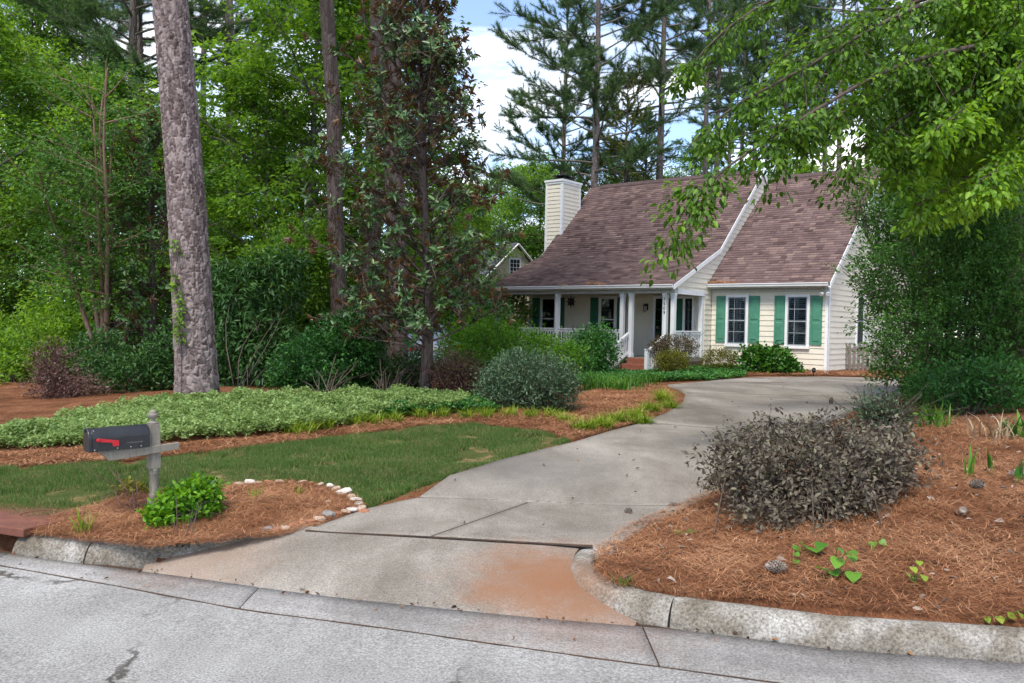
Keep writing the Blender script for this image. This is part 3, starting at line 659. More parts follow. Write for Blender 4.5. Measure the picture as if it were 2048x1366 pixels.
shingles(rm, -7.96, .07, MAIN[0], MAIN[1], M_shing, seed=1); shingles(rm, -7.96, .07, MAIN[1], MAIN[2], M_shing, seed=2)
rw = roof_slab('roof', WING, .03, 4.26, M_shing)
shingles(rw, .03, 4.27, WING[0], WING[1], M_shing, seed=3)
M_ridge = surf('ridge_vent', (.06, .04, .04), (.10, .07, .065), .9, 12, .3)
for x0, x1, (y, z), par in ((-7.4, -.4, MAIN[2], rm), (.4, 4.0, WING[1], rw)):
    hb(MB().prism([(y - .16, z - .10), (y - .15, z - .06), (y, z + .075), (y + .15, z - .06), (y + .16, z - .10), (y, z + .03)], x0, x1), 'ridge_vent', M_ridge, par)
def rake(prof, x, dx_, wd, name, par):
    for (y0, z0), (y1, z1) in zip(prof[:-1], prof[1:]):
        hb(MB().hexa([(x, y0, z0 - RT - wd), (x + dx_, y0, z0 - RT - wd), (x + dx_, y1, z1 - RT - wd), (x, y1, z1 - RT - wd), (x, y0, z0 - .004), (x + dx_, y0, z0 - .004), (x + dx_, y1, z1 - .004), (x, y1, z1 - .004)]), name, M_white, par)
rake(MAIN, .062, .03, .10, 'rake_board', rm); rake(MAIN, -7.99, .03, .12, 'rake_board', rm); rake(WING, 4.262, .03, .12, 'rake_board', rw)
hb(MB().poly([(4.10, -.34, 3.24), (4.262, -.34, 3.24), (4.262, 5.05, 7.72), (4.10, 5.05, 7.72)]), 'rake_soffit', M_white, rw)
def gutter_run(x0, x1, y, z):
    pr = [(y, z), (y - .125, z), (y - .13, z - .02), (y - .105, z - .055), (y - .10, z - .10), (y - .02, z - .12), (y, z - .12)]
    return hb(MB().prism(pr, x0, x1), 'rain_gutter', M_white)
gutter_run(-7.95, .05, -2.83, 3.255); gutter_run(.02, 4.22, -.30, 3.385)
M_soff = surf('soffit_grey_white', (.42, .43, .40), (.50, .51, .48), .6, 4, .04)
hb(MB().box(.0, 4.15, -.31, .0, 3.235, 3.262), 'soffit', M_soff); hb(MB().box(.02, 4.13, -.05, .02, 3.10, 3.235), 'frieze_board', M_soff)
d_ = MB()
for k in range(46): d_.box(.1 + k * .087, .1 + k * .087 + .045, -.10, -.051, 3.165, 3.234)
hb(d_, 'dentil_moulding', M_soff)
# --- porch
hb(MB().box(-7.7, 0, -2.60, -.50, .70, .80), 'porch_floor', M_floor)
hb(MB().box(-7.7, 0, -2.58, -.52, 3.06, 3.10), 'porch_ceiling', M_soff)
hb(MB().box(-7.72, 0, -2.66, -2.46, 2.98, 3.16).box(-7.95, .03, -2.83, -2.66, 3.10, 3.13), 'porch_beam', M_soff)
hb(MB().box(-.16, .025, -2.46, -.53, 2.96, 3.13), 'side_beam', M_white); hb(MB().box(-7.72, -7.56, -2.46, -.53, 2.98, 3.13), 'side_beam', M_white)
d_ = MB()
for k in range(86): d_.box(-7.6 + k * .088, -7.6 + k * .088 + .045, -2.70, -2.661, 3.035, 3.098)
hb(d_, 'dentil_moulding', M_soff)
PX = [-.085, -.385, -1.70, -2.05, -4.82, -7.61]; posts = []
for x in PX:
    posts.append(hb(MB().box(x - .07, x + .07, -2.63, -2.49, .8, 2.985).box(x - .085, x + .085, -2.645, -2.475, 2.90, 2.983).box(x - .085, x + .085, -2.645, -2.475, .8, .93), 'porch_post', M_white))
hb(MB().box(-.15, -.0, -.66, -.525, .8, 2.962), 'porch_post', M_white)
def railing(pts, z0=.90, z1=1.72, sp=.115, name='railing'):
    """top and bottom rail with single balusters between two posts; pts ((x,y,z),(x,y,z)) floor level points"""
    (xa, ya, za), (xb, yb, zb) = pts
    r_ = hb(MB().bar((xa, ya, za + z1 - .8), (xb, yb, zb + z1 - .8), .09, .045).bar((xa, ya, za + z1 - .87), (xb, yb, zb + z1 - .87), .04, .07).bar((xa, ya, za + z0 - .8), (xb, yb, zb + z0 - .8), .05, .08), name, M_white)
    n = max(2, int(math.dist((xa, ya), (xb, yb)) / sp))
    for k in range(1, n):
        t = k / n; x, y, z = xa + (xb - xa) * t, ya + (yb - ya) * t, za + (zb - za) * t
        hb(MB().box(x - .018, x + .018, y - .018, y + .018, z + z0 - .8, z + z1 - .86), 'baluster', M_white, r_)
railing(((-2.12, -2.56, .8), (-4.75, -2.56, .8))); railing(((-4.89, -2.56, .8), (-7.54, -2.56, .8)))
railing(((-.07, -2.49, .8), (-.07, -.66, .8))); railing(((-7.61, -2.49, .8), (-7.61, -.55, .8)))
# stair rails with newel posts
for x in (-1.76, -.33):
    nw = hb(MB().box(x - .055, x + .055, -3.86, -3.75, .22, 1.12).box(x - .065, x + .065, -3.87, -3.74, 1.10, 1.135), 'newel_post', M_white)
    railing(((x, -2.63, .82), (x, -3.75, .25)), z0=.93, z1=1.60, name='stair_rail')
# digits on the post
def text(name, s, size, loc, rot, mat, parent, ext=.004):
    c = bpy.data.curves.new(name, 'FONT'); c.body = s; c.size = size; c.extrude = ext; c.align_x = 'CENTER'; c.align_y = 'CENTER'; c.materials.append(mat)
    tmp = bpy.data.objects.new(name, c); COL.objects.link(tmp); bpy.context.view_layer.update()
    me = bpy.data.meshes.new_from_object(tmp.evaluated_get(bpy.context.evaluated_depsgraph_get())); bpy.data.objects.remove(tmp)
    o = bpy.data.objects.new(name, me); link(o, parent); o.location = loc; o.rotation_euler = rot; return o
for k, ch in enumerate('7509'): text('number', ch, .155, (PX[1] - .005, -2.637, 2.77 - k * .148 - HZ), (math.pi / 2, 0, 0), M_metal, posts[1])
# brick steps, every brick a piece
st = hb(MB().box(-1.64, -.46, -2.88, -2.58, .2, .775).box(-1.64, -.46, -3.18, -2.88, .2, .585).box(-1.64, -.46, -3.48, -3.18, .2, .395), 'steps', M_mortar)
bm1 = hb(MB().box(-.030, .030, -.012, .012, -.048, .048), 'brick', M_brick, st, bevel=0); bm2 = hb(MB().box(-.096, .096, -.012, .012, -.028, .028), 'brick', M_brick, st); bm3 = hb(MB().box(-.030, .030, -.10, .10, -.008, .008), 'brick', M_brick, st)
for o in (bm1, bm2, bm3):
    for v in o.data.vertices: v.co.z += HZ
def put(src, x, y, z, first=[0, 0, 0], k=0):
    if first[k] == 0: o = src; first[k] = 1
    else: o = src.copy(); COL.objects.link(o); o.parent = st
    o.location = (x, y, z - HZ)
for i, (yf_, zt) in enumerate(((-2.885, .775), (-3.185, .585), (-3.485, .395))):
    for k in range(17): put(bm1, -1.605 + k * .0695, yf_, zt - .05, k=0)
    for k in range(6): put(bm2, -1.53 + k * .198, yf_, zt - .136, k=1)
    for k in range(17): put(bm3, -1.605 + k * .0695, yf_ + .12, zt + .004, k=2)
fs = hb(MB().box(-7.7, -1.72, -2.56, -2.5, .15, .70).box(-.36, 0, -2.56, -2.5, .15, .70).box(-.02, .0, -2.56, -.5, .15, .7), 'foundation_skirt', surf('skirt_brick', (.07, .045, .035), (.12, .075, .055), .9, 10, .3))
# --- windows with shutters
def window(x0, x1, z0, z1, yp, blinds=True, lights=3):
    f = hb(MB().box(x0, x0 + .085, yp - .075, yp - .02, z0, z1).box(x1 - .085, x1, yp - .075, yp - .02, z0, z1).box(x0 + .085, x1 - .085, yp - .075, yp - .02, z1 - .085, z1).box(x0 - .015, x1 + .015, yp - .09, yp - .02, z0 - .05, z0 + .05), 'window', M_white)
    a, b, c, d = x0 + .085, x1 - .085, z0 + .05, z1 - .085; zm = (c + d) / 2
    hb(MB().box(a, b, yp - .030, yp - .024, c, d), 'interior', M_dark, f)
    if blinds:
        s_ = MB(); xm = (a + b) / 2
        n = int((d - c) / .062)
        for k in range(n):
            z = c + .03 + k * (d - c - .04) / n
            for xa, xb in ((a + .05, xm - .045), (xm + .045, b - .05)):
                s_.hexa([(xa, yp - .034, z + .028), (xb, yp - .034, z + .028), (xb, yp - .052, z), (xa, yp - .052, z), (xa, yp - .034, z + .034), (xb, yp - .034, z + .034), (xb, yp - .052, z + .006), (xa, yp - .052, z + .006)])
        s_.box(xm - .045, xm + .045, yp - .056, yp - .034, c, d).box(a, a + .05, yp - .056, yp - .034, c, d).box(b - .05, b, yp - .056, yp - .034, c, d).box(a, b, yp - .055, yp - .034, c, c + .13)
        hb(s_, 'interior_louvres', M_slat, f)
    s_ = MB().box(a, a + .035, yp - .068, yp - .057, c, d).box(b - .035, b, yp - .068, yp - .057, c, d).box(a + .035, b - .035, yp - .070, yp - .057, zm - .022, zm + .022).box(a + .035, b - .035, yp - .068, yp - .057, c, c + .04).box(a + .035, b - .035, yp - .068, yp - .057, d - .03, d)
    hb(s_, 'sash', M_white if not blinds else M_grey, f)
    if blinds:
        mu_ = MB(); xm = a + (b - a) * .36
        mu_.box(xm - .009, xm + .009, yp - .0665, yp - .0575, c + .04, d - .03)
        for z in (c + (zm - c) * .52, zm + (d - zm) * .5): mu_.box(a + .035, xm - .009, yp - .0665, yp - .0575, z - .009, z + .009).box(xm + .009, b - .035, yp - .0665, yp - .0575, z - .009, z + .009)
        hb(mu_, 'muntin', M_slat, f)
    for zz0, zz1 in ((c + .04, zm - .022), (zm + .022, d - .03)): hb(MB().box(a + .035, b - .035, yp - .062, yp - .059, zz0, zz1), 'pane', M_glass, f)
    return f
def shutter(x0, x1, z0, z1, yp, mat):
    s_ = hb(MB().box(x0, x1, yp - .05, yp - .022, z0, z1), 'shutter', mat); zm = z0 + (z1 - z0) * .47
    for za, zb in ((z0 + .10, zm - .03), (zm + .04, z1 - .09)):
        hb(MB().hexa([(x0 + .06, yp - .053, za), (x1 - .06, yp - .053, za), (x1 - .06, yp - .048, zb), (x0 + .06, yp - .048, zb)][:0] or [(x0 + .055, yp - .0505, za), (x1 - .055, yp - .0505, za), (x1 - .085, yp - .064, za + .03), (x0 + .085, yp - .064, za + .03), (x0 + .055, yp - .0505, zb), (x1 - .055, yp - .0505, zb), (x1 - .085, yp - .064, zb - .03), (x0 + .085, yp - .064, zb - .03)]), 'raised_panel', mat, s_)
window(.585, 1.41, 1.28, 3.025, 0.02); window(2.71, 3.53, 1.28, 3.025, 0.02)
for a, b in ((.215, .575), (1.425, 1.81), (2.33, 2.70), (3.545, 3.93)): shutter(a, b, 1.37, 2.985, .02, M_shut)
window(-7.15, -6.33, 1.25, 2.985, -.5, False); window(-4.355, -3.55, 1.25, 2.985, -.5, False)
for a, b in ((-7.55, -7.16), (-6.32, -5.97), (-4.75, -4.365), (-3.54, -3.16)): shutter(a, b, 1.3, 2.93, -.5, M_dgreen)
# door with a side light on either hand
fr_ = hb(MB().box(-2.0, -1.92, -.585, -.52, .8, 2.98).box(-.43, -.35, -.585, -.52, .8, 2.98).box(-1.92, -.43, -.585, -.52, 2.88, 2.98).box(-.80, -.72, -.58, -.52, .8, 2.88).box(-1.62, -1.56, -.58, -.52, .8, 2.88), 'door_frame', M_white)
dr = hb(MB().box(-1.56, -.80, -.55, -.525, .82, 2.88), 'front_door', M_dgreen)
for xa, xb in ((-1.48, -1.22), (-1.14, -.88)):
    for za, zb in ((.95, 1.65), (1.78, 2.35), (2.45, 2.75)): hb(MB().box(xa, xb, -.562, -.5505, za, zb), 'door_panel', M_dgreen, dr, bevel=.008)
hb(MB().lathe([(.001, 0), (.03, .01), (.035, .03), (.02, .055), (.001, .06)], (-1.5, -.57, 1.75), 10), 'door_handle', surf('brass', (.35, .22, .07), (.5, .32, .1), .35, 8, 0, metallic=.9), dr)
for xa, xb in ((-1.92, -1.62), (-.72, -.43)):
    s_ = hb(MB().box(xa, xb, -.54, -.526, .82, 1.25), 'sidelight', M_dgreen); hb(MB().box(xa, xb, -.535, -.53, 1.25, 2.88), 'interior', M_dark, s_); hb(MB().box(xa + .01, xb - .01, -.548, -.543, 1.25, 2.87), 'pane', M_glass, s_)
    for k in range(1, 4): hb(MB().box(xa, xb, -.556, -.549, 1.25 + k * .41, 1.27 + k * .41), 'muntin', M_dgreen, s_)
# --- chimney
def sq(b_, x0, x1, y0, y1, z0, z1): return b_.box(x0, x1, y0, y1, z0, z1)
ch = hb(MB().box(-8.56, -7.72, 1.56, 2.88, .35, 7.95), 'chimney', M_cream)
siding(ch, 4.2, 7.9, lambda z: (-8.5, -7.78), lambda a, o_, z: (a, 1.56 - o_, z), M_cream, .165)
siding(ch, 5.2, 7.9, lambda z: (1.62, 2.82), lambda a, o_, z: (-7.72 + o_, a, z), M_cream, .165)
hb(MB().box(-8.585, -8.48, 1.53, 1.56, .35, 7.95).box(-7.80, -7.69, 1.53, 1.56, .35, 7.95).box(-7.72, -7.69, 1.56, 1.64, .35, 7.95).box(-7.72, -7.69, 2.80, 2.90, .35, 7.95), 'chimney_corner_board', M_white, ch)
hb(MB().box(-8.63, -7.65, 1.49, 2.95, 7.95, 8.04).box(-8.60, -7.68, 1.52, 2.92, 7.86, 7.95), 'chimney_trim', M_white, ch)
cap = hb(MB().box(-8.42, -7.86, 1.80, 2.65, 8.04, 8.13).box(-8.36, -7.92, 1.88, 2.56, 8.13, 8.19).box(-8.30, -7.98, 1.98, 2.46, 8.19, 8.24), 'chimney_cap', M_metal, ch)
hb(MB().box(-8.48, -7.80, 1.74, 2.7, 8.24, 8.265), 'rain_plate', M_metal, ch)
# --- flood light under the wing eave
fl = hb(MB().box(4.06, 4.14, -.10, -.02, 3.05, 3.12), 'flood_light', M_white)
for dx_ in (-.10, .02):
    o = hb(MB().lathe([(.02, 0), (.045, .03), (.065, .11), (.07, .15), (.055, .152), (.001, .14)], (0, 0, HZ), 14), 'lamp_head', M_white, fl, smooth_=True); o.location = (4.10 + dx_, -.12, 3.07 - HZ); o.rotation_euler = (math.radians(115), 0, math.radians(-20 if dx_ < 0 else 25))
# --- things on the porch
M_lamp = surf('lantern_glass', (.35, .33, .28), (.45, .42, .36), .3, 6, 0)
def hworld(x, y, z): q = hw(x, y); return (q[0], q[1], z)
lp = empty('wall_lantern', hworld(-2.27, -.525, 2.36), HROT, label='black wall lantern beside the front door', cat='lantern')
MB().box(-.05, .05, -.02, 0, .10, .34).build('back_plate', M_metal, lp)
MB().box(-.012, .012, -.14, -.02, .30, .325).build('arm', M_metal, lp)
MB().lathe([(.02, .33), (.09, .255), (.085, .24), (.03, .35)][:3] + [(.001, .24)], (0, -.14, 0), 8).build('hood', M_metal, lp)
MB().lathe([(.055, .03), (.075, .23)], (0, -.14, 0), 6).build('shade', M_lamp, lp)
cg = MB()
for k in range(6):
    a = k * math.pi / 3; cg.bar((.058 * math.cos(a), -.14 + .058 * math.sin(a), .02), (.078 * math.cos(a), -.14 + .078 * math.sin(a), .24), .012, .012, (1, .3, .2))
for r_, z_ in ((.07, .1), (.075, .17)): cg.lathe([(r_, z_), (r_ + .004, z_ + .006), (r_, z_ + .012)], (0, -.14, 0), 6)
cg.build('cage', M_metal, lp)
sw = hworld(-4.63, -2.0, 2.72)
sr = empty('star_lantern', sw, HROT, label='dark many-pointed metal star hanging under the porch ceiling', cat='star lantern')
s_ = MB(); pts = []
for k in range(8): pts.append((math.cos(k * math.pi / 4), 0, math.sin(k * math.pi / 4)))
for el in (-1, 1):
    for k in range(4): a = (k + .5) * math.pi / 2; pts.append((math.cos(a) * .7, el * .7, math.sin(a) * .7))
pts += [(0, 1, 0), (0, -1, 0)]
for i, q in enumerate(pts):
    d = Vector(q).normalized(); a = d.orthogonal().normalized(); c = d.cross(a); ln = .25 if i < 8 else .16
    ring = [d * .06 + (a * math.cos(k * math.pi / 2) + c * math.sin(k * math.pi / 2)) * .055 for k in range(4)]
    for k in range(4): s_.poly([ring[k], ring[(k + 1) % 4], d * ln])
s_.build('star', M_metal, sr); MB().box(-.006, .006, -.006, .006, .2, .34).build('hanger', M_metal, sr)
# --- picket fence beside the house
M_fence = surf('weathered_fence_wood', (.13, .105, .09), (.24, .20, .17), .9, 7, .3, 60, stretch=(3, 3, .6))
f0 = P(1678, 742, 29.2); fdir = np.array((1.0, .10)); fdir /= np.linalg.norm(fdir)
fence = empty('picket_fence', (f0[0], f0[1], f0[2]), math.atan2(fdir[1], fdir[0]), label='weathered grey wooden picket fence between the house corner and the big hedge', cat='fence')
pk = MB().prism([(-.047, 0), (.047, 0), (.047, .82), (.022, .845), (.05, .885), (.03, .93), (0, .955), (-.03, .93), (-.05, .885), (-.022, .845), (-.047, .82)], -.01, .01, ax=1).build('picket', M_fence, fence)
for k in range(24):
    o = pk if k == 0 else pk.copy()
    if k: COL.objects.link(o); o.parent = fence
    o.location = (.05 + k * .158, rng.normal(0, .004), rng.normal(0, .01)); o.rotation_euler = (0, rng.normal(0, .012), 0)
for z in (.18, .72): MB().box(-.05, 3.8, .011, .05, z - .045, z + .045).build('rail', M_fence, fence)
for x in (-.08, 1.85, 3.78): MB().box(x - .045, x + .045, .0, .09, -.1, .80).build('fence_post', M_fence, fence)

# ------------------------------------------------------------------ neighbour's house behind the trees
nb_o = P(1030, 489, 47); ang = math.radians(32)
NZ = .5
nb = empty('neighbour_house', (nb_o[0], nb_o[1], NZ), ang, label='pale yellow gabled house with grey roof behind the magnolia', cat='house')
apex = nb_o[2] - NZ; hwid = 3.9; ez = apex - hwid * .95
M_nsid = surf('pale_yellow_siding', (.58, .50, .33), (.64, .56, .38), .6, 3, .06)
# local x to the right along the gable, y backwards; the ridge runs off to the left and back
MB().poly([(-hwid, 0, 0), (hwid, 0, 0), (hwid, 0, ez), (0, 0, apex), (-hwid, 0, ez)]).poly([(-hwid, 0, 0), (-hwid, 14, 0), (-hwid, 14, ez), (-hwid, 0, ez)]).poly([(hwid, 0, 0), (hwid, 14, 0), (hwid, 14, ez), (hwid, 0, ez)]).build('wall', M_nsid, nb)
nw_ = [c for c in nb.children][0]
z = .2
while z < apex - .3:
    zt = z + .2; lim = lambda q: hwid if q < ez else hwid * (apex - q) / (apex - ez)
    a0, a1 = lim(z), lim(min(zt, apex - .05)); MB().hexa([(-a0, 0, z), (a0, 0, z), (a0, -.025, z), (-a0, -.025, z), (-a1, 0, zt), (a1, 0, zt), (a1, -.006, zt), (-a1, -.006, zt)]).build('siding_board', M_nsid, nw_); z = zt
for s in (-1, 1):
    q = MB().hexa([(s * (hwid + .35), -.3, ez - .33), (0, -.3, apex), (0, 14, apex), (s * (hwid + .35), 14, ez - .33), (s * (hwid + .35), -.3, ez - .23), (0, -.3, apex + .12), (0, 14, apex + .12), (s * (hwid + .35), 14, ez - .23)]).build('roof', M_shingG, nb)
    MB().bar((s * (hwid + .35), -.32, ez - .33), (0, -.32, apex + .02), .05, .2, (0, 1, 0)).build('rake_board', M_white, q)
r_ = np.random.default_rng(5); V, T = [], []
sl = math.hypot(hwid + .35, .95 * hwid + .33)
for i in range(int(sl / .16)):
    f0_, f1_ = i * .16 / sl, min(1, (i * .16 + .18) / sl); x = -.3
    while x < 14:
        wd = r_.uniform(.2, .36); A = (-(hwid + .35) * (1 - f0_), ez - .23 + (apex + .35 - ez) * f0_ + .03); B = (-(hwid + .35) * (1 - f1_), ez - .23 + (apex + .35 - ez) * f1_ + .012)
        V += [(A[0], x, A[1]), (B[0], x, B[1]), (B[0], x + wd - .006, B[1]), (A[0], x + wd - .006, A[1])]; T += [np.clip(r_.normal(.5, .28), 0, 1)] * 4; x += wd
rf_ = [c for c in nb.children if c.name.startswith('roof')][0]
o = mesh_np('shingles', np.array(V), np.arange(len(V)).reshape(-1, 4)[:, ::-1], M_shingG, rf_, tint=np.array(T)); o['kind'] = 'stuff'
wz = apex - 1.25; hx, hz = .30, .42
f = MB().box(-hx - .08, -hx, -.06, -.027, wz - hz - .08, wz + hz + .08).box(hx, hx + .08, -.06, -.027, wz - hz - .08, wz + hz + .08).box(-hx, hx, -.06, -.027, wz + hz, wz + hz + .08).box(-hx, hx, -.06, -.027, wz - hz - .08, wz - hz).build('window', M_white, nb)
MB().box(-hx, hx, -.034, -.028, wz - hz, wz + hz).build('pane', M_dark, f)
mu_ = MB()
for k in (-1, 1): mu_.box(k * .1 - .012, k * .1 + .012, -.045, -.035, wz - hz, wz + hz)
for z in (wz - .21, wz, wz + .21): mu_.box(-hx, hx, -.049, -.046, z - .013, z + .013)
mu_.build('muntin', M_white, f)

# ================================================================== TREES
M_pbark = barkmat('pine_bark', (.10, .075, .065), (.19, .155, .14), (.30, .26, .24), 9, .3, 1.0)
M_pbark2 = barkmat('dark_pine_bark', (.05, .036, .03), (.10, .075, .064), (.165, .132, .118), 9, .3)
M_gbark = barkmat('grey_bark', (.08, .07, .06), (.15, .135, .115), (.23, .21, .185), 14, .35, .5)
M_rbark = barkmat('smooth_reddish_bark', (.13, .075, .05), (.20, .125, .09), (.28, .19, .14), 5, .2, .25)
M_twig = surf('twig_bark', (.05, .04, .03), (.11, .085, .065), .9, 20, .2)
M_lf_a = leafmat('spring_green_leaves', (.055, .13, .014), (.13, .265, .026), (.23, .40, .04), .47)
M_lf_b = leafmat('mid_green_leaves', (.042, .110, .014), (.10, .225, .026), (.18, .33, .04), .45)
M_lf_c = leafmat('deep_green_leaves', (.024, .070, .014), (.058, .155, .028), (.11, .24, .045), .38, .45, .3)
M_needle = leafmat('pine_needles', (.030, .070, .022), (.075, .155, .042), (.15, .25, .07), .25, .5)
M_cedar = leafmat('olive_conifer_foliage', (.045, .065, .010), (.11, .15, .02), (.20, .24, .035), .3, .6)
M_mag = leafmat('magnolia_leaves', (.02, .055, .014), (.052, .12, .03), (.12, .21, .06), .14, .36, .45, under=(.15, .08, .035), objvar=.1)

def frame(d):
    d = norm(d); ref = np.where(np.abs(d[..., 2:3]) > .9, np.array([1., 0, 0]), np.array([0, 0, 1.])); a = norm(np.cross(d, ref)); return d, a, np.cross(d, a)
def sprays(S, D, k, rad, Ln, Wd, r_, flat=.25, droop=.5, tilt=.45, six=False, sd=.25, axdroop=.4):
    """leafy sprays: a flattened rosette of k leaves round each spray centre"""
    n = len(S); S = np.repeat(S, k, 0); D = np.repeat(D, k, 0); N_ = n * k
    rr = np.sqrt(r_.uniform(0, 1, N_)) * np.repeat(r_.uniform(.6, 1.25, n), k) * rad; a = r_.uniform(0, 2 * np.pi, N_)
    hx = np.cos(a); hy = np.sin(a)
    pos = S + np.stack([hx * rr, hy * rr, r_.normal(0, flat * rad * .5, N_) - droop * rr * rr / rad], 1)
    ax = np.stack([hx * .7, hy * .7, np.full(N_, -axdroop)], 1) + D * .5 + r_.normal(0, .35, (N_, 3))
    nr = np.stack([r_.normal(0, tilt, N_), r_.normal(0, tilt, N_), np.ones(N_)], 1)
    ln = Ln * r_.uniform(.65, 1.25, N_)
    V, F = (leaf_geo6 if six else leaf_geo)(pos, ax, nr, ln, ln * Wd / Ln)
    tint = np.clip(np.repeat(r_.normal(.45, sd * .6, n), k) + r_.normal(0, sd * .7, N_), 0, 1)
    return V, F, np.repeat(tint, 6 if six else 4)
def limb_path(p0, d, ln, r_, n=6, up=.25, wob=.12):
    pts = [np.array(p0, float)]; d = np.array(d, float); d /= np.linalg.norm(d); st = ln / (n - 1)
    for _ in range(n - 1):
        d = d + np.array((0, 0, up / n)) + r_.normal(0, wob, 3) * .5; d /= np.linalg.norm(d); pts.append(pts[-1] + d * st)
    return np.array(pts)
def broadleaf(height, cr, cb, nl, nsp, k, Ln, seed, trunk_r=.16, rad=.55, bark=None, leaf=None, lean=(0, 0), shape=.7, stems=1, name='trunk'):
    """returns mesh objects (not linked): trunk with limbs, crown of sprays"""
    r_ = np.random.default_rng(seed); segs = []; S, D = [], []
    for s_ in range(stems):
        off_ = r_.normal(0, .12, 2) * (stems > 1); ln_ = np.array(lean) + r_.normal(0, .10, 2) * (stems > 1) * 1.6
        nz = 12; tz = np.linspace(0, height * .96, nz); wob = np.cumsum(r_.normal(0, .05 * height / 10, (nz, 2)), 0)
        tp = np.stack([off_[0] + ln_[0] * tz + wob[:, 0], off_[1] + ln_[1] * tz + wob[:, 1], tz], 1)
        segs.append((tp, trunk_r * (1 - .9 * tz / height) + .008))
        for i in range(nl // stems):
            f = (i + r_.uniform(0, 1)) / (nl // stems); h = cb + (height * .95 - cb) * f; az = i * 2.4 + r_.normal(0, .4)
            prof = max(.12, math.sin(math.pi * (.22 + .76 * f)) ** shape); ln = cr * prof * r_.uniform(.75, 1.15)
            el = .1 + .8 * f; p0 = np.array([np.interp(h, tz, tp[:, j]) for j in range(3)])
            lp_ = limb_path(p0, (math.cos(az) * math.cos(el), math.sin(az) * math.cos(el), math.sin(el)), ln, r_, 7, .1)
            segs.append((lp_, np.linspace(trunk_r * .36 * (1 - .6 * f) + .012, .008, 7)))
            nb_ = int(3 + ln * 1.6)
            for q in range(nb_):
                t_ = r_.uniform(.3, 1); b0 = np.array([np.interp(t_ * 6, np.arange(7), lp_[:, j]) for j in range(3)])
                dd_ = lp_[-1] - lp_[0]; dd_ = dd_ / np.linalg.norm(dd_) * .7 + r_.normal(0, .6, 3) * np.array((1, 1, .5)); bl = ln * r_.uniform(.2, .45)
                bp = limb_path(b0, dd_, bl, r_, 4, .0); segs.append((bp, np.linspace(.014, .005, 4)))
                for u in (.45, .75, 1.0):
                    S.append(bp[0] + (bp[-1] - bp[0]) * u + r_.normal(0, .12, 3)); D.append(norm(bp[-1] - bp[0]))
    S = np.array(S); D = np.array(D)
    idx = r_.integers(0, len(S), nsp) if nsp > len(S) else r_.permutation(len(S))[:nsp]
    S = S[idx] + r_.normal(0, .22, (len(idx), 3)) * (nsp > len(idx) * .6); D = D[idx]
    V, F, T = sprays(S, D, k, rad, Ln, Ln * .58, r_)
    tv, tf = tubes(segs, 6)
    return mesh_np(name, tv, tf, bark or M_gbark, smooth_=True, link_=False).data, mesh_np('crown', V, F, leaf or M_lf_b, link_=False, tint=T).data
def pine(height, cb, cr, nbr, seed, trunk_r=.22, nl=.24, w=.012, leaf=None, bark=None, bend=.25, tuft=34, dens=1.0):
    r_ = np.random.default_rng(seed); nz = 16; tz = np.linspace(0, height, nz); wob = np.cumsum(r_.normal(0, .03, (nz, 2)), 0)
    tp = np.stack([wob[:, 0] * height / 20, wob[:, 1] * height / 20, tz], 1); segs = [(tp, trunk_r * (1 - .82 * tz / height))]; bs = []; S, D = [], []
    for i in range(nbr):
        f = (i + r_.uniform(0, 1)) / nbr; h = cb + (height - cb) * f; az = i * 2.4 + r_.normal(0, .5); ln = cr * (1 - f) ** .6 * r_.uniform(.5, 1.1) + .5
        p0 = np.array([np.interp(h, tz, tp[:, j]) for j in range(3)]); el = r_.uniform(-.15, .35) + .5 * f
        lp_ = limb_path(p0, (math.cos(az) * math.cos(el), math.sin(az) * math.cos(el), math.sin(el)), ln, r_, 7, bend, .16)
        bs.append((lp_, np.linspace(.055 * (1 - .6 * f) + .012, .01, 7)))
        if f < .08 and r_.uniform() < .5: continue           # dead lower limbs
        for q in range(int((3 + ln * 2.6) * dens)):
            t_ = r_.uniform(.35, 1); b0 = np.array([np.interp(t_ * 6, np.arange(7), lp_[:, j]) for j in range(3)])
            dd_ = norm(lp_[-1] - lp_[0]) * .8 + r_.normal(0, .55, 3) * np.array((1, 1, .6)) + np.array((0, 0, .2)); bl = r_.uniform(.35, 1.1)
            bp = limb_path(b0, dd_, bl, r_, 3, .2); bs.append((bp, np.linspace(.012, .006, 3)))
            for u in (.5, .8, 1.0): S.append(bp[0] + (bp[-1] - bp[0]) * u); D.append(norm(bp[-1] - bp[0]))
    S = np.array(S); D = np.array(D); n = len(S); k = tuft; N_ = n * k
    c = np.repeat(S, k, 0) - np.repeat(D, k, 0) * r_.uniform(0, .25, (N_, 1)); dr_ = norm(np.repeat(D, k, 0) * .75 + r_.normal(0, .62, (N_, 3)))
    d_, a_, b_ = frame(dr_); th = r_.uniform(0, 6.28, (N_, 1)); sd_ = a_ * np.cos(th) + b_ * np.sin(th)
    ln = nl * r_.uniform(.7, 1.15, (N_, 1))
    V = np.stack([c - sd_ * w / 2, c + sd_ * w / 2, c + dr_ * ln + np.array((0, 0, -.02))], 1).reshape(-1, 3); F = np.arange(N_ * 3).reshape(-1, 3)
    T = np.repeat(np.clip(np.repeat(r_.normal(.45, .2, n), k) + r_.normal(0, .16, N_), 0, 1), 3)
    tv, tf = tubes(segs, 10); bv, bf = tubes(bs, 5)
    mk = lambda nm, v, f, m, s=True, **a: mesh_np(nm, v, f, m, smooth_=s, link_=False, **a).data
    return mk('trunk', tv, tf, bark or M_pbark), mk('branches', bv, bf, M_gbark), mk('crown', V, F, leaf or M_needle, False, tint=T)
